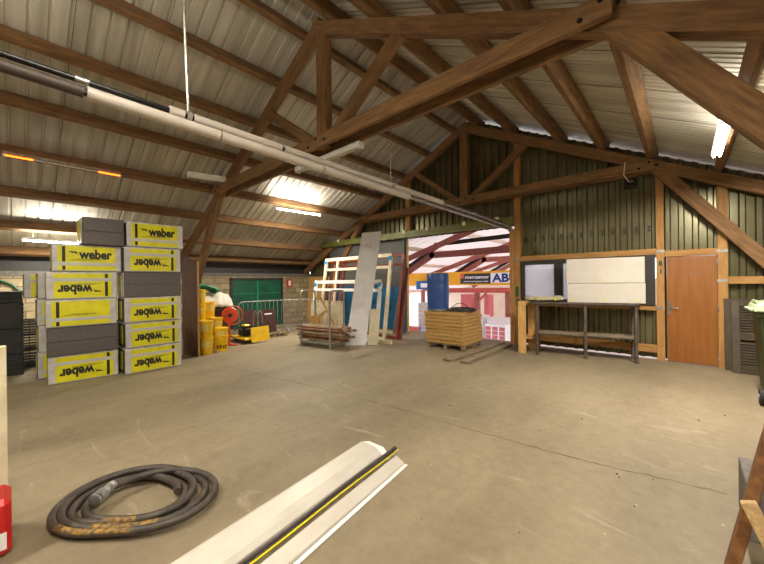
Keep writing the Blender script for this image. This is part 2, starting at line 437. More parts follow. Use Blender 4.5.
# near truss left leg boxed with a sheet of plywood
pb = thing('plywood_sheet', (-8.27,2.7,0), 'tall brown plywood sheet upright between the foam packs and yellow buckets', 'plywood')
MB().prism([(-8.56,2.60,0),(-8.02,2.74,0),(-8.02,2.74,2.1),(-8.42,2.64,2.25),(-8.56,2.60,2.2)], (-.006,.022,0)).build('board_face','plypost',pb)
MB().prism([(-8.018,2.735,0),(-8.000,2.742,0),(-8.000,2.742,2.12),(-8.018,2.735,2.11)], (-.02,.04,0)).build('edge_strip','rail',pb)

# ------------------------------------------------------------------ shell
m = MB().bb(-12.4,4,-3.2,8.62,-.2,0)
floor = struct(m, 'floor', 'concrete')
def strip(pts, w, z=.0012):
    mb = MB(); vs = []
    for i,p in enumerate(pts):
        a = V(pts[max(i-1,0)]); b = V(pts[min(i+1,len(pts)-1)]); d = (b-a).normalized(); n = V((-d.y,d.x,0))
        ww = w*(.5+random.random())
        vs += [V((p[0],p[1],z))+n*ww, V((p[0],p[1],z))-n*ww]
    mb.add(vs,[(2*i,2*i+1,2*i+3,2*i+2) for i in range(len(pts)-1)]); return mb
def jag(a,b,n,j):
    return [(a[0]+(b[0]-a[0])*i/n+random.uniform(-j,j), a[1]+(b[1]-a[1])*i/n+random.uniform(-j,j),0) for i in range(n+1)]
crk = mat('crack_shade', (104,86,62), .9, var=.2)
ck=[(-6.9,2.75),(-5.21,2.99),(-3.76,3.2),(-2.78,3.27),(-1.7,3.32),(-1.0,3.37),(-.56,3.42),(-.15,3.51),(.26,3.58)]
cp=[]
for a_,b_ in zip(ck,ck[1:]): cp+=jag(a_,b_,9,.012)[:-1]
c1 = strip(cp, .0042).build('floor_crack', crk, floor); c1['kind'] = 'structure'

gr = MB()
for (x,y) in [(-1.13,3.84),(-.41,3.3),(-.28,2.95),(-.43,3.34),(-.9,4.4),(-1.34,1.85),(-2.4,4.6),(-.1,4.9),(.1,5.2),(-4.4,4.2),(-5.2,1.9),(-3.2,2.1),(-1.6,5.2)]+[(random.uniform(-6.5,.4),random.uniform(1,6.5)) for _ in range(40)]:
    r_=random.uniform(.004,.011)
    gr.box((x,y,r_*.5),(r_*1.6,r_*1.2,r_),rz=random.random()*3,bev=r_*.2)
g_ = gr.build('floor_grit','darkpipe'); g_['label']='small dark crumbs of grit scattered over the concrete floor'; g_['category']='grit'; g_['kind']='stuff'
# back wall cladding
def clad(mb, x0, x1, zb, zt, y=8.64, p=.2):
    prof = []; x = x0
    k0 = math.floor(x0/p)
    xs = []
    k = k0
    while k*p < x1+p:
        for dx,h in ((0,0),(.10,0),(.12,.05),(.18,.05)):
            xx = k*p+dx
            if x0 < xx < x1: xs.append((xx,h))
        k += 1
    def hh(x):
        f = (x/p-math.floor(x/p))*p
        if f < .10: return 0
        if f < .12: return (f-.10)/.02*.05
        if f < .18: return .05
        return (.2-f)/.02*.05
    xs = [(x0,hh(x0))]+xs+[(x1,hh(x1))]
    vs = []
    for xx,h in xs:
        b_ = zb(xx) if callable(zb) else zb; t_ = zt(xx) if callable(zt) else zt
        vs += [(xx,y-h,b_),(xx,y-h,t_)]
    mb.add(vs,[(2*i,2*i+1,2*i+3,2*i+2) for i in range(len(xs)-1)])
top = lambda x: rz_(x)+.185
m = MB()
clad(m,-12.0,-10.4,.035,top)
clad(m,-10.4,RX,2.98,top); clad(m,RX,-3.14,2.98,top)
clad(m,-3.14,-3.02,.06,top)
clad(m,-3.02,-.42,.035,1.05); clad(m,-3.02,-.42,2.12,top)
clad(m,-.42,-.27,.035,top); clad(m,-.27,.43,2.03,top); clad(m,.43,3.4,.035,top)
wall_back = struct(m, 'wall_back', 'cladgreen')
sm_ = wall_back.modifiers.new('thick','SOLIDIFY'); sm_.thickness = .004; sm_.offset = 0
# framing of the end wall
def st(x0,x1,z0,z1,y0=8.46,y1=8.58,mt='stud',nm='wall_stud'):
    struct(MB().bb(x0,x1,y0,y1,z0,z1,.004), nm, mt, wall_back)
st(-3.17,-3.03,0,rz_(-3.1)); st(-3.29,-3.17,0,2.9,8.44,8.6); st(-.42,-.3,0,rz_(-.36)); st(.43,.56,0,rz_(.5)); st(-6.62,-6.46,2.98,rz_(-6.5)); st(1.9,2.03,0,rz_(1.9)); st(-10.45,-10.3,0,rz_(-10.4))
for x0,x1,z0,z1 in ((-3.03,-.42,2.08,2.2),(-.3,.43,2.03,2.15),(.56,3.3,1.5,1.63),(-3.03,-.42,.98,1.08),(-3.03,-.42,.15,.3),(.56,3.3,.12,.26),(-12,-10.45,1.4,1.52)):
    st(x0,x1,z0,z1,8.47,8.57,'rail','wall_rail')
for x,z in ((-.36,2.14),(-3.1,2.13),(.49,2.09),(-.36,1.03),(.49,1.56)):
    struct(MB().bb(x-.07,x+.07,8.455,8.462,z-.025,z+.025), 'wall_plate', 'galv', wall_back)
struct(MB().bb(-.38,-.33,8.452,8.458,1.86,1.95).bb(-.36,-.34,8.452,8.458,1.7,1.8), 'wall_paint_mark', 'greendoor', wall_back)
struct(MB().bb(-3.15,-3.08,8.452,8.458,1.2,1.45).bb(-3.12,-3.06,8.452,8.458,.95,1.15), 'wall_paint_mark', 'greentrim', wall_back)

vt = MB()
for k in range(14):
    x = -2.93+k*.2
    vt.bb(x-.02,x+.02,8.575,8.59,2.56,2.60).bb(x-.02,x+.02,8.575,8.59,2.63,2.67)
struct(vt,'wall_cladding_slots','ink',wall_back)
# side walls
m = MB().bb(-12.1,-11.9,-3.1,8.6,0,1.86)
wl = struct(m, 'wall_left', 'blockwall')
struct(MB().bb(-12.1,-11.88,-3.1,8.6,1.86,1.98), 'wall_left_coping', 'slabgrey', wl)
struct(MB().bb(-12.08,-12.0,-3.1,8.6,1.98,2.34), 'wall_left_infill', 'windowframe', wl)
m = MB().bb(3.35,3.5,-3.1,8.6,0,1.95)
struct(m, 'wall_right', 'blockwall')
struct(MB().prism([(-12.1,-3.1,0),(3.5,-3.1,0),(3.5,-3.1,2.1),(RX,-3.1,6.1),(-12.1,-3.1,2.3)],(0,.08,0)), 'wall_front', 'cladgreen')

# window_1
w = MB()
Y0,Y1 = 8.44,8.56
w.bb(-3.02,-.44,Y0,Y1,1.98,2.08,.004); w.bb(-3.02,-.44,Y0,Y1,1.08,1.16,.004)
for x0,x1 in ((-3.02,-2.93),(-2.26,-2.08),(-1.42,-1.24),(-.66,-.44)): w.bb(x0,x1,Y0,Y1,1.16,1.98,.004)
win = struct(w, 'window_1', 'windowframe')
gl = bpy.data.materials.new('frosted_pane'); gl.use_nodes = True
N = gl.node_tree.nodes; L = gl.node_tree.links; bs = N['Principled BSDF']
bs.inputs['Base Color'].default_value = lin((214,226,240)); bs.inputs['Roughness'].default_value = .3
tl = N.new('ShaderNodeBsdfTranslucent'); tl.inputs[0].default_value = lin((232,238,248)); tp = N.new('ShaderNodeBsdfTransparent')
m1 = N.new('ShaderNodeMixShader'); m1.inputs[0].default_value = .75; m2_ = N.new('ShaderNodeMixShader'); m2_.inputs[0].default_value = .25
L.new(bs.outputs[0], m1.inputs[1]); L.new(tl.outputs[0], m1.inputs[2]); L.new(m1.outputs[0], m2_.inputs[1]); L.new(tp.outputs[0], m2_.inputs[2]); L.new(m2_.outputs[0], N['Material Output'].inputs[0])
for x0,x1 in ((-2.93,-2.26),(-2.08,-1.42),(-1.24,-.66)):
    struct(MB().bb(x0,x1,8.5,8.506,1.16,1.98), 'window_1_pane', gl, win)

# door_1: brown veneered door
d = struct(MB().bb(-.265,.425,8.47,8.515,.02,2.02,.003), 'door_1', 'door')
struct(MB().bb(-.235,-.19,8.462,8.472,.93,1.15,.002), 'door_1_lock_plate', 'chrome', d)
struct(MB().tube([(-.212,8.462,1.05),(-.212,8.42,1.05),(-.20,8.412,1.05),(-.1,8.412,1.045)],.009,8), 'door_1_handle', 'chrome', d)
for z in (.15,1.05,1.9):
    struct(MB().bb(.42,.44,8.455,8.472,z-.05,z+.05), 'door_1_hinge', 'chrome', d)
struct(MB().bb(.07,.13,8.464,8.471,1.70,1.715), 'door_1_peephole_plate', 'chrome', d)

# door_2: sliding leaf, grey above, blue film below, with green edge and olive track
d2 = struct(MB().bb(-10.3,-6.62,8.34,8.40,.03,2.95), 'door_2', 'leafgrey')
struct(MB().bb(-10.3,-6.64,8.325,8.34,.06,1.45,.004), 'door_2_blue_film', 'leafblue', d2)
struct(MB().bb(-6.64,-6.58,8.31,8.42,.03,2.95,.004), 'door_2_edge', 'greentrim', d2)
struct(MB().bb(-6.58,-6.54,8.40,8.50,.0,2.98,.004), 'door_2_jamb', 'plyedge', d2)
struct(MB().bb(-11.2,-3.1,8.18,8.25,3.0,3.17,.006).bb(-11.2,-3.1,8.14,8.3,2.97,3.0), 'door_2_track', 'oliverail', d2)
for x in (-9.6,-7.9,-6.45,-5.6,-4.4,-3.5):
    struct(MB().bb(x-.05,x+.05,8.15,8.32,3.1,3.2,.004), 'door_2_bracket', 'offwhite', d2)
# door_3: green double door in the block wall
d3 = MB()
d3o = struct(MB().bb(-11.9,-11.84,5.2,7.1,0,1.74,.004), 'door_3', 'greendoor')
struct(MB().bb(-11.84,-11.82,6.1,6.16,0,1.7).bb(-11.84,-11.825,5.2,7.1,1.22,1.25), 'door_3_batten', 'greenlight', d3o)
struct(MB().bb(-11.86,-11.80,5.12,5.2,0,1.8).bb(-11.86,-11.80,7.1,7.18,0,1.8).bb(-11.86,-11.80,5.12,7.18,1.74,1.8), 'door_3_frame', 'windowframe', d3o)
# fire point sign
sg = thing('fire_sign', (-11.88,7.55,1.5), 'small red and white fire sign on block wall right of green doors', 'sign')
MB().bb(-11.89,-11.875,7.4,7.66,1.45,1.75).build('sign_board','red',sg)
MB().bb(-11.875,-11.87,7.47,7.59,1.5,1.7).build('pictogram','signwhite',sg)

# ------------------------------------------------------------------ lamps
def area(loc, rot, sx, sy, power, col=(1,.94,.83)):
    li = bpy.data.lights.new('lamp_light','AREA'); li.shape = 'RECTANGLE'; li.size = sx; li.size_y = sy
    li.energy = power; li.color = col
    o = bpy.data.objects.new('lamp_light', li); COL.objects.link(o); o.location = loc; o.rotation_euler = rot
    return o
def fixture(a, b, label, lit=True, twin=False, hgt=.045, body=.07, power=60, hot=False, hang=0, up_=.3):
    a, b = V(a), V(b); mid = (a+b)/2
    t = thing('strip_light', mid, label, 'strip light', 'strip lights under the roof')
    dr = (b-a).normalized(); l = (b-a).length
    up = V((0,0,1)); sd = dr.cross(up).normalized(); up = sd.cross(dr)
    MB().obox(mid+up*.02, dr, sd, up, (l, .12 if twin else body, hgt), .008).build('fitting_body','rustgrey' if hot else 'white',t)
    for o_ in ((-.03,.03) if twin else (0,)):
        for e in (-1,1):
            MB().obox(mid+dr*(e*(l/2-.015))+sd*o_-up*.02, dr, sd, up, (.03,.03,.05), .004).build('lamp_holder','white',t)
        if hot:
            MB().tube([a+dr*.03+sd*o_-up*.025, a+dr*.35+sd*o_-up*.025],.013,8).build('glowing_tube_end','fluow',t)
            MB().tube([b-dr*.35+sd*o_-up*.025, b-dr*.03+sd*o_-up*.025],.013,8).build('glowing_tube_end','fluow',t)
            MB().tube([a+dr*.35+sd*o_-up*.025, b-dr*.35+sd*o_-up*.025],.013,8).build('tube','tubewhite',t)
        else:
            MB().tube([a+dr*.03+sd*o_-up*.025, b-dr*.03+sd*o_-up*.025],.016 if lit else .013,8).build('tube','fluo' if lit else 'tubewhite',t)
    if hang:
        for e in (-.35,.35):
            MB().tube([mid+dr*(e*l)+up*.04, mid+dr*(e*l)+V((0,0,hang))],.004,5).build('suspension_wire','galv',t)
    if lit:
        lo = area(mid-V((0,0,.06)), (0,0,math.atan2(dr.y,dr.x)), l*.95, .05, power)
        # uplight on the sheets
        lu = area(mid+V((0,0,.06)), (PI,0,math.atan2(dr.y,dr.x)), l*.95, .05, power*up_)
        for q in (lo,lu):
            q.parent = t; q.matrix_parent_inverse = Matrix.Translation(-mid)
    return t
P0 = 66
fixture((-8.38,4.9,3.70),(-8.38,6.45,3.72),'lit white strip light above the barriers and green doors',power=P0*1.5,up_=.16)
fixture((-10.6,.12,2.63),(-10.6,1.35,2.62),'lit strip light low on roof slope just behind the foam packs',power=P0*.8,hang=.2,up_=.22)
fixture((-8.2,-.1,3.78),(-8.2,1.45,3.78),'strip light with orange glowing tube ends above the foam packs',hot=True,lit=False)
fixture((.34,4.95,3.34),(.34,6.65,3.34),'bright twin strip light above the workbench and brown door',twin=True,power=P0*1.7,up_=.08)
fixture((-5.3,3.55,3.68),(-3.6,3.55,3.68),'unlit white strip light hung beneath the near truss tie',lit=False,twin=True,hgt=.08)
fixture((-7.95,2.55,3.97),(-7.8,3.3,3.98),'short unlit strip light beside the near truss left end',lit=False,twin=True,hgt=.11)
fixture((.34,-.9,3.28),(.34,.8,3.28),'added unseen twin strip light, fill for the floor beside the camera',twin=True,power=P0*.7,up_=.7)  # out-of-view fixture added to fill the near end with light
fixture((-1.6,-.7,4.25),(-1.6,.9,4.25),'added unseen twin strip light brightening the right slope above the camera',twin=True,power=P0*.6,up_=.9)  # added above the view, its uplight brightens the roof sheets
fixture((-4.5,-2.2,4.6),(-4.5,-.6,4.6),'added unseen strip light under the ridge, fill from behind the camera',twin=True,power=P0*1.3,up_=.6)  # added unseen lamp, lifts floor and ceiling from behind the camera

# ------------------------------------------------------------------ overhead pipes
ua, ub = V((-3.43,-.04,3.2)), V((-3.21,8.35,2.97))
la, lb = V((-3.40,-.04,3.105)), V((-3.21,8.35,2.87))
def along(a,b,t): return a+(b-a)*t
pipe = thing('overhead_pipe', along(ua,ub,.5), 'upper pipe of the overhead pair, black near the camera then white sleeved', 'pipe')
ue = along(ua,ub,-.15)
def yt(a,b,y): return a+(b-a)*((y-a.y)/(b.y-a.y))
MB().tube([yt(ua,ub,-2.5),yt(ua,ub,8.35)],.024,12).build('pipe_core','blacksteel',pipe)
for y0,y1 in ((.95,1.07),(1.15,2.05),(2.09,3.9),(3.94,5.3)):
    MB().tube([yt(ua,ub,y0),yt(ua,ub,y1)],.042,16).build('white_sleeve','tubewhite',pipe)
MB().tube([yt(ua,ub,5.3),yt(ua,ub,8.34)],.03,12).build('bare_section','chrome',pipe)
MB().tube([yt(ua,ub,.33),yt(ua,ub,.41)],.028,12).build('pipe_joint','chrome',pipe)
MB().tube([yt(ua,ub,1.09),yt(ua,ub,1.13)],.05,12).build('pipe_clamp','galv',pipe)
MB().tube([yt(ua,ub,1.11),(-3.32,1.06,3.95),(-3.28,1.04,rz_(-3.28)+.15)],.011,8).build('hanger_rod','galv',pipe)
MB().tube([yt(ua,ub,3.9),(-3.33,3.9,rz_(-3.33)+.1)],.004,6).build('hanger_wire','galv',pipe)
p2 = thing('overhead_pipe', along(la,lb,.5), 'lower thicker pipe of the overhead pair, brown then cream sleeved', 'pipe')
MB().tube([yt(la,lb,-2.5),yt(la,lb,8.35)],.024,12).build('pipe_core','blacksteel',p2)
MB().tube([yt(la,lb,-2.5),yt(la,lb,.375)],.043,16).build('brown_sleeve','darkpipe',p2)
for y0,y1 in ((.395,1.37),(1.385,2.6),(2.62,4.3)):
    MB().tube([yt(la,lb,y0),yt(la,lb,y1)],.05,18).build('white_sleeve','tubewhite',p2)
MB().tube([yt(la,lb,4.3),yt(la,lb,8.34)],.03,12).build('bare_section','chrome',p2)
MB().lathe(yt(la,lb,8.3),[(0,0),(.06,0),(.06,.05),(0,.05)],14,(0,1,0)).build('end_flange','chrome',p2)
MB().tube([(-3.22,8.2,2.95),(-3.5,8.2,3.08),(-3.62,8.2,3.05)],.03,8).build('bent_hose_end','galv',pipe)
# small projector under far tie
t = thing('wall_spotlight', (-.78,8.1,3.5), 'small spotlight with hanging cable under right end of far truss tie', 'spotlight')
MB().box((-.78,8.12,3.46),(.2,.1,.18),rz=.2,rx=-.4,bev=.01).build('lamp_head','blacksteel',t)
MB().tube([(-.86,8.1,3.9),(-.88,8.08,3.65),(-.8,8.05,3.5)],.01,6).build('cable','offwhite',t)
MB().box((-.76,8.06,3.49),(.07,.02,.06),rz=.2,rx=-.4).build('glass','chrome',t)

# ------------------------------------------------------------------ insulation packs
PW, PH, PD = .905, .462, .6
def pack(face_x, y0, z0, rz, style, label, w=PW, depth=PD):
    # local frame: face toward +x, reading direction +y
    t = thing('insulation_pack', (face_x, y0, z0), label, 'foam pack', 'wrapped foam insulation packs', rz)
    T = ORG[t.name]
    class L_(MB):
        def build(s, *a, **k):
            s.v = [T @ p for p in s.v]; return MB.build(s,*a,**k)
    h = PH-.006
    if style == 'foam':
        L_().bb(-depth,0,0,w,.003,h*.5,.008).build('foam_slab','foam',t)
        L_().bb(-depth+.004,-.003,.002,w-.002,h*.5+.002,h,.008).build('foam_slab','foam',t)
        L_().bb(-depth+.02,-.02,-.006,.0,.01,h-.01,.004).build('film_end','wrap',t)
        L_().bb(-depth+.2,-depth+.4,-.009,-.006,.05,h-.05,.0).build('end_print','yellow',t)
        return t
    L_().bb(-depth,0,0,w,.003,h,.014).build('film_wrap','wrap',t)
    L_().bb(-depth+.05,-.012,-.004,.01,.02,h-.02,.003).build('foam_end','foamdark',t)
    L_().bb(-depth+.2,-depth+.42,-.008,.0,.06,h-.06,.003).build('end_print','yellow',t)
    fl = style.startswith('flip')
    def R(u0,u1,v0,v1,x=.003):
        if fl: u0,u1,v0,v1 = w-u1,w-u0,h-v1,h-v0
        return L_().bb(-.002,x,u0,u1,v0,v1)
    pp = R(.07,w-.09,.025,h-.025,.003).build('printed_panel','yellow',t)
    R(.03,w-.03,.105,.155,.0045).build('pale_band','greyprint',t)
    b = R(.125,.165,.03,.10,.005); b2 = R(.125,.165,.165,h-.035,.005); b.add(b2.v,[tuple(f) for f in b2.f[:]])
    b.build('black_strip','ink',pp)
    fine = R(.2,.2+.45*(w-.2),.185,.189,.005)
    for (a0,a1,q) in ((.22,.62,.2),(.3,.62,.213)):
        r = R(a0,a1,q,q+.005,.005); fine.add(r.v, r.f)
    fine.build('small_print','ink',pp)
    if 'plain' not in style:
        cut = .12 if 'low' in style else 0
        if fl: o = (.0035, w-.33, h-.225); r_, u_ = (0,-1,0),(0,0,-1)
        else: o = (.0035, .33, .225); r_, u_ = (0,1,0),(0,0,1)
        sc = .215
        R3 = T.to_3x3()
        tx = text('lettering','weber','ink',pp, T @ V(o), R3 @ V(r_), R3 @ V(u_), sc, width=.44, bold=.042)
        lg = MB()
        lu = [(.198,.34),(.305,.34),(.325,.27),(.30,.315),(.285,.30),(.27,.325),(.255,.31)]
        if fl: lu = [(w-a,h-b) for a,b in lu]
        lg.prism([T @ V((.0035,a,b)) for a,b in lu], (T.to_3x3() @ V((.002,0,0))))
        lg.build('emblem','ink',pp)
    return t
a8 = math.radians(2.5)
# left column, bottom to top
pack(-7.62,.36,0,-a8,'flip','yellow and white wrapped foam pack, bottom left of the stack on the floor')
pack(-7.60,.35,PH,-a8,'foam','bare dark grey foam pack second from the floor, left column')
pack(-7.61,.34,PH*2,-a8,'plain','yellow wrapped foam pack with creased film just above bare grey pack, left column')
pack(-7.62,.35,PH*3,-a8*.9,'flip','upside down lettered foam pack fourth from floor, left column')
pack(-7.60,.42,PH*4,-a8*.7,'norm','upright lettered foam pack directly under the short dark grey block')
# right column
pack(-7.43,1.33,0,0,'flip','yellow wrapped foam pack at the floor, right column next to timber leg')
pack(-7.44,1.345,PH,.012,'flip','lettered foam pack second from floor, right column, with loose film bottom')
pack(-7.43,1.33,PH*2,-.01,'flip','lettered foam pack third from floor, under bare grey pack, right column')
pack(-7.43,1.335,PH*3,0,'foam','bare dark grey foam pack fourth from floor, right column')
pack(-7.44,1.34,PH*4,.01,'flip','upside down lettered foam pack just below the topmost upright one')
pack(-7.45,1.38,PH*5,-.02,'norm','topmost yellow foam pack with upright lettering, top right of the stack')
tb = thing('insulation_block', (-7.5,.79,PH*5+.002), 'short dark grey foam block on top of the left column, end on', 'foam pack', 'wrapped foam insulation packs')
MB().bb(-8.15,-7.5,.79,1.36,PH*5+.002,PH*5+.235,.008).build('foam_slab','foam',tb)
MB().bb(-8.145,-7.503,.795,1.355,PH*5+.237,PH*5+.47,.008).build('foam_slab','foam',tb)
MB().bb(-8.1,-7.52,.778,.79,PH*5+.02,PH*5+.46,.004).build('film_end','film',tb)
MB().bb(-8.0,-7.75,.772,.78,PH*5+.06,PH*5+.4,.002).build('end_print','yellow',tb)
# second row behind
lab2 = ['bottom foam pack of the hidden row behind the left column','second foam pack of the row behind the left column','third foam pack of the row behind the left column','topmost foam pack of the row behind, poking out at left']
for k in range(4):
    pack(-8.25,.27+.012*(k%2),PH*k,.0,'flip' if k%2 else 'norm',lab2[k])
for k,l in enumerate(('bottom foam pack in the third row at the back','second foam pack in the third row at the back','third foam pack in the third row at the back','topmost foam pack of the third row, poking out left above black crates')):
    pack(-8.90,.36 if k<3 else .13,PH*k-.0,0,'flip plain' if k%2 else 'norm',l)
for k,l in enumerate(('bottom foam pack of the row behind the right column','second foam pack of the row behind the right column')):
    pack(-8.2,1.42,PH*k,0,'flip plain',l)

# black packs and sheets at the left
zs = [(0,.38),(.385,.84),(.845,1.32)]
for i,((z0,z1),l) in enumerate(zip(zs,('lowest black plastic pack of the stack at the left edge','middle black plastic pack of the stack at the left edge','upper black plastic pack beneath thin black sheets'))):
    mb = MB().bb(-9.62,-9.0,-.85,.12,z0,z1,.012)
    t = thing('black_pack', (-9.3,-.36,z0), l, 'pack', 'black packs at the left edge')
    mb.build('pack_body','crate',t)
    s_ = MB()
    for z in [z0+.06+j*.07 for j in range(int((z1-z0-.1)/.07)+1)]:
        s_.bb(-9.0,-8.992,-.84,.11,z,z+.03,.002).bb(-9.6,-9.02,.12,.128,z,z+.03,.002)
    s_.build('ribbed_side','crate',t)
for k,l in enumerate(('lowest','second lowest','middle','second highest','topmost')):
    z = 1.325+k*.04
    solo(MB().bb(-9.62+random.uniform(-.02,.02),-9.0+random.uniform(-.02,.02),-.86,.12+random.uniform(-.02,.03),z,z+.034,.004),'black_sheet','crate','%s of the thin black sheets on the left edge stack' % l,'sheet','thin black sheets on the stack')
for k,l in enumerate(('lower','middle','upper')):
    z0 = k*.325
    t = thing('black_crate', (-9.95,.2,z0), '%s black slatted crate in the dark gap left of foam packs' % l, 'crate', 'black crates in the gap')
    mb = MB().bb(-10.2,-9.7,-.1,.38,z0,z0+.02)
    for z in [z0+.03+j*.055 for j in range(5)]:
        mb.bb(-9.712,-9.7,-.1,.38,z,z+.03).bb(-10.2,-10.188,-.1,.38,z,z+.03).bb(-10.2,-9.7,-.1,-.088,z,z+.03).bb(-10.2,-9.7,.368,.38,z,z+.03)
    for y in (-.1,.05,.2,.362):
        mb.bb(-9.715,-9.705,y,y+.018,z0,z0+.32)
    mb.build('crate_body','crate',t)
# green garden hose along block wall
solo(MB().tube([(-11.84+.02*math.sin(i*.9),-.6+i*.14,1.62+.16*math.sin(i*.75)+.03*math.sin(i*2.1)) for i in range(14)],.025,8),'hanging_hose','greentrim','dark green hose draped above the black crates','hose')

# ------------------------------------------------------------------ buckets
def make_bucket(loc, label, rz=0, txt=False, h=.38, r=.15):
    t = thing('plastic_bucket', loc, label, 'bucket', 'yellow plastic buckets')
    T = ORG[t.name]; c = V(loc)
    MB().lathe(c,[(0,.0),(r*.84,0),(r*.86,.01),(r*.97,h*.82),(r*1.0,h*.83),(r*1.0,h*.88),(r*.97,h*.89),(r*.985,h-.03)],28).build('bucket_body','bucket',t)
    MB().lathe(c,[(r*.98,h-.03),(r*1.05,h-.03),(r*1.05,h-.005),(r*.95,h),(r*.9,h-.01),(0,h-.01)],28).build('lid','bucket',t)
    # worn printed band round the body facing the room
    mb = MB(); vs=[]; n=14
    for i in range(n+1):
        a = math.atan2(-c.y,-c.x)+(-.75+1.5*i/n)
        for z,rr in ((h*.42,r*.925),(h*.78,r*.972)):
            vs.append(c+V((math.cos(a)*rr,math.sin(a)*rr,z)))
    mb.add(vs,[(2*i,2*i+2,2*i+3,2*i+1) for i in range(n)],True)
    mb.build('faded_label','bucketwhite' if not txt else 'bucket',t)
    if txt:
        f = (V((0,0,0))-c); f.z = 0; f.normalize(); rt = V((-f.y,f.x,0))
        tt = text('lettering','sto','ink',t, c+f*(r*.93)-rt*.13+V((0,0,.07)), rt, (0,0,1), .17, width=.26, depth=.003, bold=.012)
        ang0 = math.atan2(f.y,f.x)
        for v in tt.data.vertices:   # wrap letters round the bucket
            p = v.co.copy(); s = p.dot(rt); q = p.dot(f)-0
            a = ang0+s/(r*.9)
            rr = r*(.86+.11*(p.z/(h*.82)))+.004
            v.co = V((math.cos(a)*rr, math.sin(a)*rr, p.z))
    return t
bs = []
bs.append(make_bucket((-8.22,2.99,0),'yellow bucket on the floor hard against the plywood sheet'))
bl = [((-8.22,2.99,.385),'yellow bucket stacked on floor bucket beside the plywood sheet'),
 ((-8.31,3.37,.18),'yellow bucket nested into the black lettered one'),
 ((-8.74,3.42,0),'yellow bucket on the floor behind the black lettered bucket'),
 ((-8.74,3.42,.385),'small yellow bucket just above the black lettered pair'),
 ((-9.10,3.38,0),'bottom bucket of pale labelled column behind'),
 ((-9.10,3.38,.385),'second bucket of pale labelled column behind'),
 ((-9.10,3.38,.77),'pale labelled bucket under the white dust sheet'),
 ((-8.88,3.07,0),'bottom bucket of tall column behind plywood edge'),
 ((-8.88,3.07,.365),'second bucket of tall column behind plywood edge'),
 ((-8.88,3.07,.73),'third bucket of tall column behind plywood edge'),
 ((-8.88,3.07,1.095),'top bucket of tall column beside the plywood edge, near green tarpaulin')]
for i,(l,n) in enumerate(bl):
    o = dup(bs[0], l, random.uniform(-.3,.3), n)
make_bucket((-8.31,3.37,0),'yellow bucket with black sto lettering on the floor',txt=True)
# draped sheet and tarpaulin
def lump(name, m, x0,x1,y0,y1,f,label,cat,n=22,th=.02):
    mb = MB(); vs = []
    for i in range(n+1):
        for j in range(n+1):
            u=i/n; v=j/n
            vs.append((x0+(x1-x0)*u, y0+(y1-y0)*v, f(u,v)))
    mb.add(vs,[(i*(n+1)+j,(i+1)*(n+1)+j,(i+1)*(n+1)+j+1,i*(n+1)+j+1) for i in range(n) for j in range(n)],True)
    o = solo(mb,name,m,label,cat); s = o.modifiers.new('thick','SOLIDIFY'); s.thickness = th; s.offset = -1
    return o
def fs(u,v):
    e = min(u,1-u)*2
    b = 1.25+.17*(1-abs(2*u-1)**2)*(1-.55*v)+.02*math.sin(9*v+3*u)+.015*math.sin(21*v+11*u)
    if u > .8: b -= (u-.8)*1.3
    if u < .15: b -= (.15-u)*1.5
    b -= max(0,v-.9)*.9
    return b
lump('dust_sheet','sheetwhite',-9.98,-9.25,3.3,4.1,fs,'crumpled white dust sheet draped on top of the yellow buckets','sheet',th=.05)
def ft(u,v): return fs(.2+.45*u, .1+.55*v)+.13+.1*math.sin(PI*v)-.1*abs(2*v-1)**3
lump('green_tarpaulin','tarpgreen',-9.75,-9.3,2.95,3.75,ft,'bunched bright green tarpaulin on top of the white dust sheet','tarpaulin',th=.06)

solo(MB().bb(-9.93,-9.35,3.55,3.98,0,.98,.01),'storage_box','filmply','dark box hidden under the white dust sheet','box')
# ------------------------------------------------------------------ hose reel on stand
c = V((-8.72,3.76,.80)); ax = V((.9,-.42,0)).normalized(); sd = V((.42,.9,0))
t = thing('cable_reel', (-8.8,3.76,0), 'orange cable reel on a thin orange stand left of green doors', 'reel')
MB().lathe(c,[(.05,.05),(.19,.05),(.198,.04),(.19,.03),(.06,.03)],32,ax).build('front_flange','orange',t)
MB().lathe(c,[(.06,-.05),(.19,-.05),(.198,-.06),(.19,-.07),(.06,-.07)],32,ax).build('rear_flange','orange',t)
MB().lathe(c,[(.0,-.05),(.13,-.05),(.13,.03),(.0,.03)],24,ax).build('drum','hosereel',t)
MB().lathe(c,[(0,.05),(.05,.05),(.05,.08),(0,.08)],16,ax).build('hub','hosereel',t)
MB().tube([c+sd*.07+ax*.1+(sd*math.cos(a)+V((0,0,1))*math.sin(a))*.235 for a in [2*PI*i/36 for i in range(36)]],.016,8,closed=True).build('guard_ring','orange',t)
MB().tube([c+ax*.06,c-sd*.1+V((0,0,-.02))+ax*.09,c+ax*.1-sd*.12].copy(),.012,6).build('crank_handle','hosereel',t)
s_ = MB().tube([(-8.76,3.74,.01),(-8.76,3.76,.7)],.026,8)
s_.tube([(-8.98,3.62,.015),(-8.62,3.9,.015)],.018,8).tube([(-8.66,3.60,.015),(-8.96,3.90,.015)],.018,8)
s_.build('stand','orange',t)

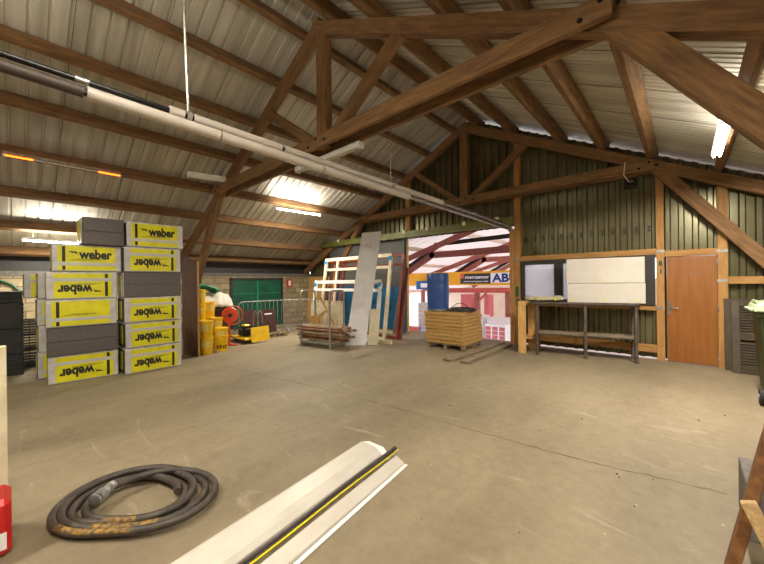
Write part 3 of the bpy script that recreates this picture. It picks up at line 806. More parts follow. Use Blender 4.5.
# ------------------------------------------------------------------ plate compactor like machine
t = thing('plate_compactor', (-8.9,4.35,0), 'yellow compactor machine with square yellow front plate by barriers', 'machine')
MB().bb(-9.5,-8.58,4.08,4.40,.1,.155,.01).build('deck','machyellow',t)
MB().bb(-9.35,-8.7,4.12,4.55,.0,.1,.02).build('base_plate','blacksteel',t)
MB().prism([(-8.53,4.24,.04),(-8.50,4.74,.06),(-8.56,4.74,.44),(-8.60,4.25,.42)],(-.02,0,0)).build('front_plate','machyellow',t)
e = MB().box((-9.0,4.3,.28),(.34,.26,.2),rz=.2,bev=.03).lathe((-8.98,4.2,.3),[(0,0),(.1,0),(.11,.05),(.08,.08),(0,.08)],18,(0,-1,0)).box((-9.05,4.38,.42),(.26,.2,.1),bev=.02)
for k in range(5): e.box((-8.86,4.3,.22+k*.035),(.16,.22,.012))
e.build('engine','hosereel',t)
MB().box((-8.95,4.28,.46),(.2,.16,.05),bev=.015).build('fuel_tank','machyellow',t)
for dy in (0,.13):
    MB().tube([(-8.66,4.42+dy+.07*math.cos(a)*(1 if a<PI else 1),.5+.36*math.sin(a) if a<=PI else .5) for a in [PI*i/14 for i in range(15)]]+[(-8.66,4.35+dy,.4)],.011,8).build('handle_loop','galv',t)
MB().tube([(-9.3,4.1,.3),(-9.1,4.2,.42),(-8.8,4.3,.40)],.012,6).build('hose_line','rubber',t)
# pallet + brown board
def pallet(x0,x1,y0,y1,label,z=0,n=6,name='wooden_pallet'):
    t = thing(name,((x0+x1)/2,(y0+y1)/2,z),label,'pallet')
    w=(y1-y0)
    for k in range(n):
        yy=y0+(w-.09)*k/(n-1)
        MB().bb(x0,x1,yy,yy+.09,z+.105,z+.125).build('deck_board','pallet',t)
    for xx in (x0,(x0+x1)/2-.045,x1-.09):
        MB().bb(xx,xx+.09,y0,y1,z+.085,z+.105).build('stringer_board','pallet',t)
        MB().bb(xx,xx+.09,y0,y1,z,z+.018).build('bottom_board','pallet',t)
        for yy in (y0,(y0+y1)/2-.05,y1-.1):
            MB().bb(xx,xx+.09,yy,yy+.1,z+.018,z+.085).build('block','pallet',t)
    return t
pallet(-9.62,-9.02,4.75,5.62,'grey low pallet beneath the brown boards by the barriers')
t = thing('brown_board', (-9.15,4.62,.125),'dark brown film faced board behind the yellow machine','board')
MB().prism([(-9.34,4.42,.13),(-9.34,4.86,.13),(-9.42,4.86,.82),(-9.42,4.42,.82)],(-.02,0,0)).build('board_face','filmply',t)
t = thing('brown_board', (-9.1,5.08,.125),'dark brown board with white slot, nearer the barrier end','board')
MB().prism([(-9.30,4.90,.13),(-9.30,5.42,.13),(-9.38,5.42,.82),(-9.38,4.90,.82)],(-.02,0,0)).build('board_face','filmply',t)
MB().prism([(-9.355,5.06,.66),(-9.355,5.30,.66),(-9.36,5.30,.70),(-9.36,5.06,.70)],(-.005,0,0)).build('pale_slot','signwhite',t)
# crowd barriers
def barrier(a,b,label):
    a=V(a);b=V(b);d=(b-a).normalized();l=(b-a).length
    t = thing('crowd_barrier',(a+b)/2,label,'barrier','galvanised crowd barriers')
    z1,z0,r=1.05,.22,.12
    pts=[]
    for cc,a0 in (((l-r,z1-r),0),((r,z1-r),PI/2)):
        for i in range(6):
            an=a0+PI/2*i/5; pts.append((cc[0]+r*math.cos(an),cc[1]+r*math.sin(an)))
    pts=[(l,z0)]+pts+[(0,z0)]
    MB().tube([a+d*p[0]+V((0,0,p[1])) for p in pts],.019,8,closed=True).build('outer_frame','galv',t)
    n=int(l/.13)
    for k in range(1,n):
        s=l*k/n
        MB().tube([a+d*s+V((0,0,z0)),a+d*s+V((0,0,z1))],.009,6).build('upright_bar','galv',t)
    nn=V((-d.y,d.x,0))
    for s in (.15,l-.15):
        MB().tube([a+d*s+nn*.28+V((0,0,.012)),a+d*s+V((0,0,z0)),a+d*s-nn*.28+V((0,0,.012))],.014,8).build('foot','galv',t)
barrier((-9.85,4.5,0),(-9.75,6.15,0),'galvanised crowd barrier in front of green doors behind brown boards')
barrier((-9.7,5.9,0),(-9.3,7.0,0),'galvanised crowd barrier beneath the fire sign beside tube rack')
solo(MB().prism([(-11.85,8.32,0),(-10.45,8.32,0),(-10.45,8.42,1.85),(-11.85,8.42,1.85)],(0,.02,0)),'chipboard_sheet','plyedge','tan chipboard sheet leaning in the corner above the barrier','board')

# ------------------------------------------------------------------ tube rack
F1,F2,F3,F4 = V((-7.32,4.95,0)),V((-6.36,5.12,0)),V((-6.48,5.68,0)),V((-7.44,5.50,0))
t = thing('tube_rack', (-6.9,5.3,0), 'galvanised stillage with two hoops holding rusty scaffold tubes', 'rack')
def hoop(a,b,h,r=.1):
    d=(b-a).normalized(); l=(b-a).length; pts=[a]
    for i in range(6):
        an=PI-PI/2*i/5; pts.append(a+d*(r+r*math.cos(an))+V((0,0,h-r+r*math.sin(an))))
    for i in range(6):
        an=PI/2-PI/2*i/5; pts.append(a+d*(l-r+r*math.cos(an))+V((0,0,h-r+r*math.sin(an))))
    pts.append(b); return pts
MB().tube(hoop(F1,F4,1.40),.025,10).build('hoop','galv',t)
MB().tube(hoop(F2,F3,1.40),.025,10).build('hoop','galv',t)
for a,b in ((F1,F2),(F4,F3)):
    MB().bar(a+V((0,0,.12)),b+V((0,0,.12)),.05,.05,side=(0,0,1)).build('base_rail','galv',t)
for a,b in ((F1,F4),(F2,F3)):
    MB().bar(a+V((0,0,.07)),b+V((0,0,.07)),.05,.05,side=(0,0,1)).build('cross_rail','galv',t)
for f in (F1,F2,F3,F4):
    MB().box(f+V((0,0,.006)),(.1,.1,.012)).build('foot_plate','galv',t)
ux = (F2-F1).normalized(); uy = V((-ux.y,ux.x,0))
heights = [.18,.255,.33,.405,.48]
desc = ['lowest','second','third','fourth','top']
where = ['front','second from front','middle','rear']
for iz,z in enumerate(heights):
    for iy in range(4):
        y = .07+iy*.125+(iz%2)*.05
        if y > .5: continue
        l0 = -.28+random.uniform(-.06,.14); l1 = 1.25+random.uniform(-.1,.2)
        a = F1+ux*l0+uy*y+V((0,0,z+random.uniform(-.008,.012))); b = F1+ux*l1+uy*(y+random.uniform(-.02,.02))+V((0,0,z+random.uniform(-.008,.012)))
        tt = thing('scaffold_tube',(a+b)/2,'rusty scaffold tube in the rack, %s layer, %s' % (desc[iz],where[iy]),'scaffold tube','scaffold tubes in the rack')
        MB().tube([a,b],.0235,10).build('tube',random.choice(['rust','rustgrey','rustgrey']),tt)
        q = b-ux*random.uniform(.02,.1)
        MB().lathe(q-ux*.03,[(.024,0),(.034,0),(.034,.05),(.024,.05)],10,ux).box(q+V((0,-.02,.012)),(.045,.045,.04),rz=random.random(),bev=.006).build('coupler','rust' if random.random()<.5 else 'rustgrey',tt)
# toothed cream panels
def toothed(a,b,lean,h,label,teeth=6,z0=.2):
    a=V(a);b=V(b);d=(b-a).normalized();l=(b-a).length;n=V((lean[0],lean[1],0))
    P=lambda s,z: a+d*s+V((0,0,z0+z))+n*(z/h)
    t=thing('toothed_panel',(a+b)/2+V((0,0,z0)),label,'panel','cream toothed panels')
    mb=MB(); o_=V((-d.y,d.x,0))*.03; p=l/teeth
    Q=lambda s0,s1,q0,q1: mb.prism([P(s0,q0),P(s1,q0),P(s1,q1),P(s0,q1)],o_)
    Q(0,l,h*.62,h-.07)
    for k in range(teeth):
        Q(k*p+p*.22,k*p+p*.78,h-.07,h)
        Q(k*p+p*.1,k*p+p*.9,0,h*.62)
    mb.build('panel_plate','offwhite',t)
toothed((-7.78,5.54,0),(-7.02,5.62,0),(-.02,.1),.92,'cream toothed plastic panel, left one behind the rack hoops')
toothed((-6.99,5.60,0),(-6.52,5.64,0),(-.02,.1),.92,'cream toothed plastic panel, right one behind the rack hoops',5)
solo(MB().prism([(-7.38,5.30,.52),(-7.10,5.36,.52),(-7.06,5.38,.68),(-6.88,5.42,.86),(-6.91,5.42,.89),(-7.14,5.36,.74),(-7.36,5.30,.74)],(-.01,.03,0)),'plywood_offcut','plyedge','pale triangular plywood offcut lying inside the rack','wood offcut')
solo(MB().bar((-7.02,5.36,1.22),(-6.55,5.44,.5),.03,.05,side=(0,1,0)),'timber_lath','plyedge','pale diagonal timber lath leaning inside the rack','lath')

# ------------------------------------------------------------------ leaning frames, slab
def lean_frame(x0,x1,y0,y1,h,m,label,rails=(),stiles=(),wd=.09,blue=True,m2=None,zb=0):
    t=thing('window_casement',((x0+x1)/2,y0,0),label,'frame','leaning window frames')
    f=lambda x,z:V((x,y0+(y1-y0)*z/h,z+zb))
    for z in (wd/2,h-wd/2): MB().bar(f(x0,z),f(x1,z),.06,wd,side=(0,1,0)).build('rail',m,t)
    for x in (x0+wd/2,x1-wd/2): MB().bar(f(x,0),f(x,h),.062,wd,side=(0,1,0)).build('stile',m,t)
    for z in rails: MB().bar(f(x0,z),f(x1,z),.055,wd*.8,side=(0,1,0)).build('cross_rail',m2 or m,t)
    for x in stiles: MB().bar(f(x,0),f(x,h),.055,wd*.8,side=(0,1,0)).build('mullion',m2 or m,t)
    if blue:
        for x in (x0+.05,x1-.05):
            MB().box(f(x,h-.13)-V((0,.04,0)),(.11,.012,.11)).build('corner_tape','bluetape',t)
    return t
lean_frame(-8.95,-6.0,6.72,7.08,2.40,'offwhite','largest leaning frame, cream with blue corner tapes and middle rails',rails=(2.02,),stiles=(-8.3,),wd=.1)
lean_frame(-8.9,-5.98,6.38,6.60,1.67,'white','low white frame leaning in front of the larger frames',rails=(1.38,),wd=.10)
lean_frame(-8.75,-5.9,7.14,7.5,2.42,'framered','brown red frame leaning behind the cream one',rails=(2.1,),stiles=(-8.45,-7.6),wd=.09,blue=False)
lean_frame(-9.05,-7.2,6.9,7.22,2.3,'frameorange','orange brown frame leaning at the far left of the frames',stiles=(-8.6,),wd=.08,blue=True)
t=thing('white_slab',(-6.25,5.85,0),'tall narrow white laminate board leaning against the frames','board')
q=[V((-6.42,5.67,0)),V((-6.07,6.04,0)),V((-6.33,6.97,3.03)),V((-6.62,6.50,2.97))]
MB().prism(q,(-.02,.03,0)).build('board_face','slab',t)
MB().lathe(q[3]+V((.2,.05,-.35)),[(.055,0),(.07,0),(.07,.006),(.055,.006)],20,(.7,-.7,.1)).build('round_mark','greyprint',t)
solo(MB().prism([(-6.02,6.08,0),(-5.84,6.24,0),(-5.90,6.40,.9),(-6.08,6.24,.9)],(-.02,.03,0)),'white_offcut','offwhite','short cream board leaning right beside the tall white board','board')
solo(MB().bar((-5.84,7.15,0),(-5.86,7.55,2.0),.04,.1,side=(0,1,0)),'red_plank','framered','brown red plank leaning upright at right end of the frames','plank')
solo(MB().bar((-6.75,8.0,0),(-6.75,8.25,1.05),.02,.16,side=(0,1,0)),'glass_strip','leafgrey','dark narrow panel leaning before the blue film','panel')
solo(MB().tube([(-6.3,7.9,0.02),(-6.62,8.28,1.3)],.02,8),'blue_pole','hallblue','thin blue pole leaning near the opening on blue film','pole')
for k,(x,z) in enumerate(((-5.9,.3),(-5.9,.14))):
    solo(MB().bar((x-.3,6.75,z),(x+.28,6.62,z),.04,.05,side=(0,1,0)) if False else MB().bb(x-.3,x+.3,6.5-.02*k,6.56-.02*k,z-.03 if k==0 else .0,z+.03 if k==0 else .1,.004),'short_batten','offwhite',('upper' if k==0 else 'lower')+' short cream batten at the foot of the frames','batten')

# ------------------------------------------------------------------ pallet of boards, drum, coil
pallet(-4.72,-3.72,6.85,7.75,'wooden pallet under the stack of tan fibre boards')
nb=9
ordn=['lowest','second','third','fourth','fifth','sixth','seventh','eighth','topmost']
for k in range(nb):
    z=.13+k*.083
    dx,dy,a=random.uniform(-.012,.012),random.uniform(-.015,.012),random.uniform(-.015,.015)
    dx += .03 if k>8 else 0
    dx -= k*.006
    solo(MB().box((-4.235+dx,7.33+dy,z+.039),(1.02,1.02,.076),rz=a+.03,bev=.01),'fibre_board','boardyellow' ,'%s tan wood fibre board of the stack on the pallet' % ordn[k],'board','tan fibre boards on the pallet')
ZT=.13+nb*.083
t=thing('plastic_drum',(-4.52,7.16,ZT),'blue plastic drum standing on the board stack','drum')
MB().lathe((-4.60,7.16,ZT),[(0,0),(.262,0),(.27,.012),(.27,.04),(.262,.05),(.27,.3),(.272,.45),(.27,.62),(.262,.66),(.27,.70),(.27,.90),(.25,.93),(0,.93)],40).build('drum_body','bluedrum',t)
MB().lathe((-4.60,7.16,ZT),[(.271,.012),(.283,.012),(.283,.05),(.271,.05)],40).build('base_ring','galv',t)
t=thing('cable_coil',(-4.02,7.3,ZT),'coil of dark grey cable lying on the board stack','cable coil')
for k in range(9):
    r=.30-.02*(k%4)+random.uniform(-.01,.01)
    c=V((-4.0+random.uniform(-.02,.02),7.32+random.uniform(-.02,.02),ZT+.02+.022*(k//3)))
    MB().tube([c+V((r*math.cos(q),r*.95*math.sin(q),.008*math.sin(3*q+k))) for q in [2*PI*i/32 for i in range(32)]],.013,6,closed=True).build('loop','coil',t)
MB().tube([(-4.25+.5*i/12,7.2,ZT+.08+.12*math.sin(PI*i/12)) for i in range(13)],.009,6).build('loose_end','coil',t)
solo(MB().bar((-3.56,5.84,.03),(-3.44,8.3,.03),.18,.04,side=(1,0,0)),'timber_plank','plank','weathered grey plank on the floor next to the pallet','plank','planks leading to the opening')
solo(MB().bar((-3.20,5.88,.03),(-3.24,8.3,.03),.16,.04,side=(1,0,0)),'timber_plank','plank','weathered grey plank on the floor nearer the workbench','plank','planks leading to the opening')

# ------------------------------------------------------------------ workbench
ba = math.atan2(.39,1.71)
B0 = V((-2.4,7.57,0)); bx_=V((math.cos(ba),math.sin(ba),0)); by_=V((-math.sin(ba),math.cos(ba),0))
def BP(x,y,z): return B0+bx_*x+by_*y+V((0,0,z))
t=thing('steel_workbench',BP(.88,.22,0),'long grey steel workbench with lower shelf under the window','workbench')
def bbx(mb,x0,x1,y0,y1,z0,z1,bev=.003): return mb.obox(BP((x0+x1)/2,(y0+y1)/2,(z0+z1)/2),bx_,by_,V((0,0,1)),(x1-x0,y1-y0,z1-z0),bev)
bbx(MB(),-.12,1.8,-.03,.5,1.10,1.135).build('worktop','greysteel',t)
bbx(MB(),0,1.78,.0,.45,.455,.48).build('lower_shelf','plank',t)
for x in (0,.89,1.72):
    for y in (0,.4):
        l=bbx(MB(),x,x+.055,y,y+.012,0,1.10); bbx(l,x,x+.012,y,y+.05,0,1.10); l.build('leg','greysteel',t)
        bbx(MB(),x-.01,x+.075,y-.03,y+.06,0,.012).build('foot_plate','greysteel',t)
for z in (1.07,.44): bbx(MB(),0,1.76,.0,.02,z,z+.035).build('front_rail','greysteel',t)
ZB=1.137
t=thing('wooden_cabinet',BP(-.25,.2,0),'narrow open tan plywood cabinet at left end of workbench','cabinet')
bbx(MB(),-.36,-.20,.04,.06,0,1.12).build('front_panel','plyedge',t)
bbx(MB(),-.36,-.34,.06,.5,0,1.12).build('side_panel','plyedge',t)
bbx(MB(),-.34,-.03,.07,.5,.32,.34).build('shelf','plyedge',t)
bbx(MB(),-.36,-.125,.04,.5,1.12,1.14).build('top','plyedge',t)
bbx(MB(),-.2,-.02,.48,.5,0,1.09).build('back_panel','plyedge',t)
def carton(x0,x1,y0,y1,z0,z1,label,g):
    t=thing('white_carton',BP((x0+x1)/2,(y0+y1)/2,z0),label,'carton','white cartons on the workbench')
    cb_ = bbx(MB(),x0,x1,y0,y1,z0,z1,.006).build('carton_body','carton',t)
    for fx in g: bbx(MB(),x0+fx*(x1-x0)-.02,x0+fx*(x1-x0)+.02,y0-.003,y0,z0+.03,z0+.075,.0).build('tape_patch','tape',cb_)
carton(.60,1.90,.04,.5,ZB,1.53,'lower long white carton on the right half of the workbench',(.08,.5,.9))
carton(.59,1.89,.03,.5,1.533,2.03,'upper long white carton stacked on the other, before the window',(.48,))
t=thing('film_wrapped_bundle',BP(.1,.2,ZB),'flat bundle wrapped in pale film on the left of workbench','bundle')
mb=MB(); n=14; vs=[]
for i in range(n+1):
    for j in range(9):
        u=i/n; a=2*PI*j/9
        x=-.22+.76*u; e=1 if 0<i<n else .6
        p=BP(x,.2+.16*e*math.cos(a),ZB+.065+(.06+.012*math.sin(7*u+j))*e*math.sin(a)); p.z=max(p.z,ZB+.004); vs.append(p)
fs_=[(i*9+j,i*9+(j+1)%9,(i+1)*9+(j+1)%9,(i+1)*9+j) for i in range(n) for j in range(9)]+[tuple(range(9))[::-1],tuple(n*9+j for j in range(9))]
mb.add(vs,fs_,True).build('wrapped_body','film',t)
for x in (.02,.36): bbx(MB(),x,x+.035,.033,.04,ZB+.03,ZB+.10,0).build('tape_patch','cableyellow',t)

# ------------------------------------------------------------------ shutters
def shutter(x0,x1,y0,y1,h,label):
    t=thing('louvred_shutter',((x0+x1)/2,y0,0),label,'shutter','louvred shutters against the wall')
    f=lambda x,z,o=0:V((x,y0+(y1-y0)*z/h+o,z))
    for x in (x0+.05,x1-.05): MB().bar(f(x,0),f(x,h),.04,.1,side=(0,1,0)).build('stile','louvre',t)
    for z in (.06,h/2,h-.05): MB().bar(f(x0+.1,z),f(x1-.1,z),.038,.11,side=(0,1,0)).build('rail','louvre',t)
    mb=MB()
    z=.14
    while z<h-.13:
        if abs(z-h/2)>.07:
            mb.obox(f((x0+x1)/2,z),V((1,0,0)),V((0,.8,.6)),V((0,-.6,.8)),(x1-x0-.2,.05,.008))
        z+=.045
    mb.build('slats','louvre',t)
shutter(.58,1.18,8.18,8.36,1.22,'dark olive louvred shutter leaning right of the brown door')
shutter(.5,1.1,8.36,8.42,1.24,'dark shutter tucked behind, its edge showing by the door post')
shutter(1.22,1.82,8.16,8.36,1.22,'dark olive louvred shutter hidden behind the wheelie bin')

# ------------------------------------------------------------------ wheelie bin
t=thing('wheelie_bin',(1.0,6.75,0),'green wheelie bin with pale lid at the right edge','bin')
mb=MB()
def ring(x0,x1,y0,y1,z): return [V((x0,y0,z)),V((x1,y0,z)),V((x1,y1,z)),V((x0,y1,z))]
r0=ring(.76,1.28,6.45,6.95,.10); r1=ring(.69,1.38,6.38,7.0,1.12)
mb.add(r0+r1,[(3,2,1,0),(4,5,6,7)]+[(i,(i+1)%4,4+(i+1)%4,4+i) for i in range(4)])
bo=mb.build('bin_body','bingreen',t); bv=bo.modifiers.new('b','BEVEL'); bv.width=.03; bv.segments=2
MB().bb(.67,1.42,6.36,7.04,1.10,1.16,.015).build('rim','bingreen',t)
l=MB().prism([(.64,6.33,1.17),(1.44,6.33,1.17),(1.42,6.36,1.24),(1.06,6.4,1.33),(.68,6.36,1.27)],(0,.72,0)).build('lid','binlid',t)
bv=l.modifiers.new('b','BEVEL'); bv.width=.02; bv.segments=2
MB().bb(.68,.70,6.5,6.9,1.27,1.31,.006).bb(.61,.65,6.4,6.9,1.18,1.21,.006).build('lid_handle','binlid',t)
for x,y in ((.70,6.34),(1.30,6.34),(.95,7.02),(1.28,7.02)):
    wh = MB().lathe((x-.02,y,.1),[(0,0),(.06,0),(.1,.004),(.1,.04),(.06,.045),(0,.045)],22,(1,0,0)).build('wheel','rubber',t)
    MB().lathe((x-.026,y,.1),[(0,0),(.035,0),(.035,.006),(0,.006)],14,(1,0,0)).build('wheel_hub','galv',wh)
MB().prism([(.80,6.42,.55),(.77,6.395,.85),(.95,6.395,.85),(.95,6.42,.55)],(0,.01,0)).build('sticker','carton',t)
MB().prism([(.80,6.415,.68),(.79,6.41,.73),(.94,6.41,.73),(.94,6.415,.68)],(0,.005,0)).build('red_print','salmon',t)

# ------------------------------------------------------------------ bottom right clutter
solo(MB().bb(.27,.62,3.02,3.47,0,.34,.006),'grey_block','slabgrey','grey aerated block on the floor in the bottom right corner','block')
t=thing('timber_trestle',(.4,2.9,0),'orange brown timber trestle cut off by the bottom right corner','trestle')
MB().bar((.165,2.60,0),(.40,2.86,1.02),.05,.10,side=(1,0,0)).build('leg','orangewood',t)
MB().bar((.46,2.52,0),(.44,2.86,1.02),.05,.10,side=(1,0,0)).build('leg','orangewood',t)
MB().bar((.37,2.88,.98),(1.2,2.9,.98),.09,.09,side=(0,1,0)).build('top_beam','orangewood',t)
MB().bar((1.15,2.6,0),(1.12,2.86,.98),.05,.10,side=(1,0,0)).build('leg','orangewood',t)
MB().box((.375,2.80,.80),(.055,.11,.12),rx=-.25).build('red_band','red',t)
solo(MB().bar((.222,2.45,.50),(.42,2.41,.02),.045,.06,side=(0,1,0)),'sawn_lath','lath','pale sawn timber offcut slanting across the orange trestle','wood offcut')

# ------------------------------------------------------------------ bottom left
t=thing('fuel_can',(-3.2,-.15,0),'red metal canister at the bottom left corner','canister')
MB().bb(-3.3,-3.02,-.45,-.02,0,.34,.03).build('can_body','red',t)
MB().bb(-3.022,-3.016,-.3,-.04,.05,.15).build('pale_sticker','signwhite',t)
MB().tube([(-3.16,-.35,.34),(-3.16,-.33,.39),(-3.16,-.12,.39),(-3.16,-.1,.34)],.012,8).build('handle','red',t)
solo(MB().bb(-3.42,-3.36,-.6,-.035,0,1.22,.006),'cream_panel','offwhite','upright cream panel cut off by the left edge behind red canister','panel')

# ------------------------------------------------------------------ hose coil on the floor
t=thing('rubber_hose',(-2.97,.6,0),'coiled thick black rubber hose with metal coupling on the floor','hose')
pts=[]; cx_,cy_=-3.03,.58
tab=[(0,.46),(27,.585),(53,.55),(104,.42),(155,.49),(191,.56),(221,.54),(252,.48),(290,.38),(326,.34),(360,.46)]
def rad(deg):
    deg%=360
    for (a0,r0_),(a1,r1_) in zip(tab,tab[1:]):
        if a0<=deg<=a1:
            q=(deg-a0)/(a1-a0); q=q*q*(3-2*q); return r0_+(r1_-r0_)*q
ctrl=[V((-3.20,.47,.10)),V((-3.28,.57,.115)),V((-3.35,.68,.11)),V((-3.37,.79,.10)),V((-3.30,.89,.085)),V((-3.17,.96,.075))]
N_=260; turns=4.1
for i in range(N_+1):
    u=i/N_; a=math.radians(88)-2*PI*turns*u
    k=1-.5*u+.02*math.sin(a*1.3+1)
    r=(rad(math.degrees(a))*1.1-.02)*k
    z=.05-.02*min(1,u/.1)+.030*(.5+.5*math.sin(a*.5+.8))*min(1,u/.15)
    ctrl.append(V((cx_+r*math.cos(a), cy_+r*math.sin(a), z)))
pts=ctrl
for _ in range(14): pts=[pts[0]]+[(pts[q-1]+pts[q]*2+pts[q+1])/4 for q in range(1,len(pts)-1)]+[pts[-1]]
MB().tube(pts,.0255,14).build('hose_coils','hose',t)
for q0,q1 in ((24,38),(84,96),(150,158)):
    MB().tube([p+V((0,0,.0025)) for p in pts[q0:q1]],.0248,12).build('ochre_marking','hosemark',t)
d=(V((-3.14,.41,.10))-V((-3.20,.48,.11))).normalized(); o=V((-3.20,.48,.11))
MB().lathe(o,[(.027,-.02),(.032,-.02),(.032,0),(.028,.005),(.033,.01),(.033,.025),(.028,.03),(.034,.036),(.034,.055),(.03,.06),(.042,.065),(.045,.09),(.036,.10),(.046,.105),(.046,.12),(.034,.125),(.045,.13),(.045,.145),(.03,.15),(0,.15)],20,d).build('coupling','galv',t)
# ------------------------------------------------------------------ cable trunking
t=thing('cable_trunking',(-2.1,1.2,0),'long white plastic cable trunking with loose cables on the floor','trunking')
def prof_ext(prof,x0,y0,y1,skew=0):
    mb=MB(); mb.prism([(x0+a,y1,b) for a,b in prof],(skew,y0-y1,0)); return mb
prof_ext([(0,0),(0,.05),(.02,.078),(.05,.088),(.20,.088),(.25,.072),(.285,.045),(.29,0)],-2.35,.2,2.24,.26).build('main_channel','trunk',t)
MB().prism([(-2.35,2.24,0),(-2.35,2.24,.05),(-2.30,2.24,.088),(-2.12,2.24,.088),(-2.04,2.24,.03),(-2.04,2.24,0)],(.04,.045,0)).build('end_cap','white',t)
prof_ext([(0,0),(.015,.012),(.02,.05),(.03,.055),(.115,.018),(.12,0)],-1.965,.2,2.30,.26).build('cover_strip','trunk',t)
MB().bar((-1.83,2.31,.006),(-1.59,.5,.006),.03,.012,side=(1,0,0)).build('edge_strip','white',t)
for k,(x,m_) in enumerate(((-2.020,'cablegrey'),(-1.998,'cablegrey'),(-2.008,'cablegrey'),(-1.972,'cableyellow'))):
    MB().tube([(x+.262-i*.262/12+.004*math.sin(i+k),.2+i*(2.08+.03*k)/12,(.05 if k<2 else .07)+(.01*i/12 if k!=3 else 0)) for i in range(13)]+([(x+.03,2.34,.10)] if k<3 else []),.010 if k!=3 else .006,8).build('yellow_cable' if k==3 else 'dark_cable',m_,t)

# ------------------------------------------------------------------ the hall beyond the opening
HF=-2.0
fl2=struct(MB().bb(-20,6,8.62,30,HF-.2,HF),'floor_hall','halfloor')
struct(MB().bb(-6.6,-3.1,8.62,8.8,-.25,0),'floor_threshold','plank')
tr_=mat('hall_roof_sheet',(214,198,194),.5,var=.04,scale=2,trans=.5)
m=MB()
def hroof(x): return 4.3-.30*abs(x+3.0)
for (xa,xb) in ((-16,-3.0),(-3.0,6)):
    prof=[]; y=8.9
    vs=[]
    while y<26:
        for dy,hh in ((0,0),(.2,0),(.24,.04),(.36,.04)): vs+=[V((xa,y+dy,hroof(xa)+hh)),V((xb,y+dy,hroof(xb)+hh))]
        y+=.4
    m.add(vs,[(2*i,2*i+1,2*i+3,2*i+2) for i in range(len(vs)//2-1)])
struct(m,'ceiling_hall',tr_)
hp=MB()
for i,x in enumerate((-14,-12.4,-10.8,-9.2,-7.6,-6.0,-4.4)):
    solo(MB().bb(x-.05,x+.05,9.0,26,hroof(x)-.16,hroof(x)-.02,.003),'steel_purlin','hallwall','pale purlin under hall roof beyond the opening, %s from the left eave' % words_[i],'purlin','hall roof purlins')
for k,(y,l) in enumerate(((10.4,'nearest red steel frame in the hall beyond the opening'),(14.7,'middle red steel frame in the hall beyond the opening'),(18.4,'furthest red steel frame in the hall beyond the opening'))):
    t=thing('steel_portal',(-6,y,HF),l,'steel frame','red steel frames of the hall')
    MB().bar((-7.0,y,2.56),(3,y,2.62),.12,.22).build('tie_beam','hallred',t)
    MB().bar((-6.8,y,2.62),(-9.4,y,1.25),.12,.2).build('knee_brace','hallred',t)
    MB().bb(-13.1,-12.9,y-.1,y+.1,HF,hroof(-13)-.3,.01).build('column','hallred',t)
    MB().bb(2.8,3.0,y-.1,y+.1,HF,hroof(3)-.3,.01).build('column','hallred',t)
    MB().bar((-3,y,hroof(-3)-.3),(3,y,hroof(3)-.3),.1,.2).build('rafter','hallred',t)
    MB().bar((-13,y,hroof(-13)-.3),(-3,y,hroof(-3)-.3),.1,.2).build('rafter','hallred',t)
    MB().bar((-6.8,y+.3,2.95),(-9.4,y+.3,1.55),.08,.16).build('rear_brace','windowframe',t)
    MB().bar((-7.0,y+.3,2.98),(-3,y+.3,3.05),.08,.14).build('rear_tie','windowframe',t)
t=thing('crane_beam',(-8,14,1.7),'yellow overhead crane beam with company signs','crane beam')
MB().bb(-14,-2.5,14.0,14.25,1.40,2.02,.01).build('beam_body','craneyellow',t)
ds = MB().bb(-7.75,-6.3,13.98,14.0,1.47,1.92).build('dark_sign','signblack',t)
MB().bb(-7.75,-7.56,13.965,13.98,1.70,1.91).build('red_square','salmon',ds)
text('lettering','mercamor','signwhite',ds,(-7.5,13.975,1.70),(1,0,0),(0,0,1),.2,width=1.15,depth=.004)
text('small_print','www.mercamor.com','signwhite',ds,(-7.6,13.975,1.54),(1,0,0),(0,0,1),.1,width=1.2,depth=.004,bold=.01)
ps = MB().bb(-6.28,-4.4,13.98,14.0,1.50,1.93).build('pale_sign','signwhite',t)
text('lettering','ABUS','signblue',ps,(-6.22,13.975,1.55),(1,0,0),(0,0,1),.48,width=1.4,depth=.004,bold=.035)
t=thing('crane_hoist',(-9.6,13.7,1.2),'blue hoist unit hanging on the yellow crane beam','hoist')
MB().bb(-10.0,-9.0,13.55,13.95,1.20,1.62,.03).build('hoist_body','hallblue',t)
MB().bb(-9.7,-9.3,13.54,13.56,1.3,1.5).build('pale_label','signwhite',t)
t=thing('red_gantry',(-8,16,HF),'salmon red pipe gantry with two posts in the hall','gantry')
MB().tube([(-10.4,16,1.08),(-6.2,16,1.12)],.13,14).build('cross_pipe','salmon',t)
for x in (-7.95,-6.35):
    MB().bb(x-.11,x+.11,15.95,16.2,HF,1.0,.01).build('post','hallred',t)
    MB().bar((x,16.05,.5),(x+.5,16.05,.95),.1,.1).build('knee_brace','salmon',t)
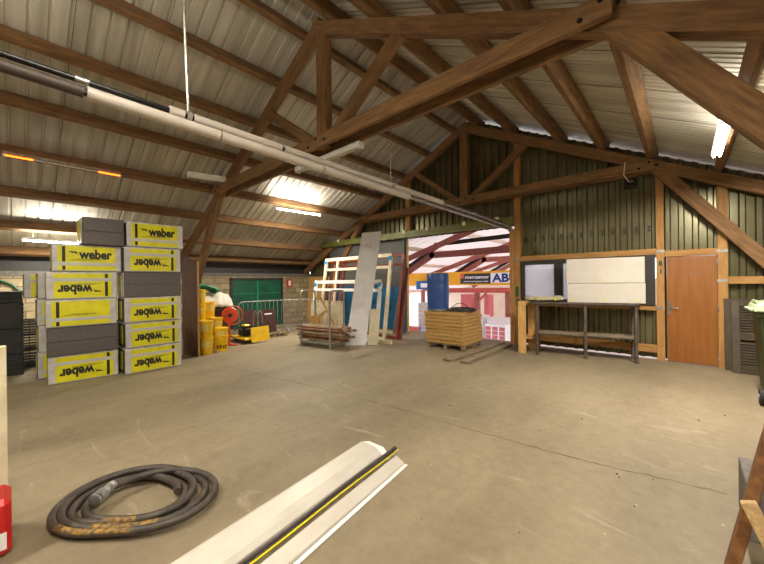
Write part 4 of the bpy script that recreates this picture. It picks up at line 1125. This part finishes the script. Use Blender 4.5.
for k,(x,y,w,zt,l) in enumerate(((-5.25,12,.8,-.02,'red and white wrapped brick stack close to the opening, right'),(-8.7,12.4,.7,.62,'pale dotted wrapped pallet stack at left inside the hall'),(-8.9,10.9,.9,-.55,'salmon topped pallet stack low at left inside the hall'),(-10.8,20.2,.8,.7,'red wrapped stack far back beneath the gantry, left'),(-9.4,20.2,.3,.7,'narrow red wrapped stack far back beneath the gantry'),(-7.9,15.0,1.5,-.1,'plain white pallet stack in mid hall, left of the gantry posts'),(-6.2,15.0,1.5,-.15,'plain white pallet stack in mid hall beneath the gantry right post'))):
    t=thing('pallet_stack',(x,y,HF),l,'pallet stack','wrapped pallet stacks in the hall')
    MB().bb(x-w/2,x+w/2,y,y+.8,HF+.12,zt,.02).build('stack_body',('signwhite','greyprint','signwhite','brickred','brickred','signwhite','signwhite')[k],t)
    MB().bb(x-w/2,x+w/2,y,y+.8,HF,HF+.12,.01).build('pallet_base','pallet',t)
    if k in (0,):
        for i in range(5):
            for j in range(3):
                MB().bb(x-w/2+.03+j*w/3,x-w/2+j*w/3+w/3-.03,y-.01,y,zt-.08-(i+1)*.16,zt-.1-i*.16).build('brick_print','brickred',t)
    if k==1:
        for i in range(5):
            for j in range(3):
                MB().lathe((x-w/2+.12+j*.22,y-.004,zt-.15-i*.2),[(0,0),(.05,0),(.05,.004),(0,.004)],10,(0,-1,0)).build('dot_print','craneyellow',t)
    if k==2: MB().bb(x-w/2-.02,x+w/2+.02,y-.02,y+.82,zt-.02,zt+.2,.02).build('cover','salmon',t)
solo(MB().bar((-8.35,10.8,-1.6),(-7.75,10.8,-.2),.04,.05),'blue_lever','hallblue','thin dark blue bar leaning beyond the opening at left','bar')
struct(MB().bb(-20,6,26,26.2,HF,1.6),'wall_hall_far','hallwall')

# ------------------------------------------------------------------ sky, camera, view
wd=bpy.data.worlds.new('overcast_sky'); S.world=wd; wd.use_nodes=True
N=wd.node_tree.nodes; L=wd.node_tree.links; bg=N['Background']
tc=N.new('ShaderNodeTexCoord'); sx=N.new('ShaderNodeSeparateXYZ'); L.new(tc.outputs['Generated'],sx.inputs[0])
r=N.new('ShaderNodeValToRGB'); r.color_ramp.elements[0].position=.45; r.color_ramp.elements[1].position=.9
r.color_ramp.elements[0].color=(.80,.84,.92,1); r.color_ramp.elements[1].color=(.95,.97,1,1)
mpz=N.new('ShaderNodeMath'); mpz.operation='MULTIPLY_ADD'; mpz.inputs[1].default_value=.5; mpz.inputs[2].default_value=.5
L.new(sx.outputs['Z'],mpz.inputs[0]); L.new(mpz.outputs[0],r.inputs[0]); L.new(r.outputs[0],bg.inputs[0])
bg.inputs[1].default_value=1.5

cam=bpy.data.cameras.new('camera'); co=bpy.data.objects.new('camera',cam); COL.objects.link(co)
yaw,pitch,roll,f=math.radians(42.2),math.radians(-.1),math.radians(-.71),334.5
F=V((-math.sin(yaw)*math.cos(pitch),math.cos(yaw)*math.cos(pitch),math.sin(pitch))); r0=V((math.cos(yaw),math.sin(yaw),0)); u0=r0.cross(F)
Rr=r0*math.cos(roll)+u0*math.sin(roll); Uu=u0*math.cos(roll)-r0*math.sin(roll)
mw=Matrix((( Rr.x,Uu.x,-F.x,0),(Rr.y,Uu.y,-F.y,0),(Rr.z,Uu.z,-F.z,1.62),(0,0,0,1)))
co.matrix_world=mw
cam.sensor_width=36; cam.lens=36*f/764; cam.clip_start=.05; cam.clip_end=200
S.camera=co
S.view_settings.view_transform='Standard'; S.view_settings.look='None'; S.view_settings.gamma=1; S.view_settings.use_curve_mapping=False
S.view_settings.exposure=.97
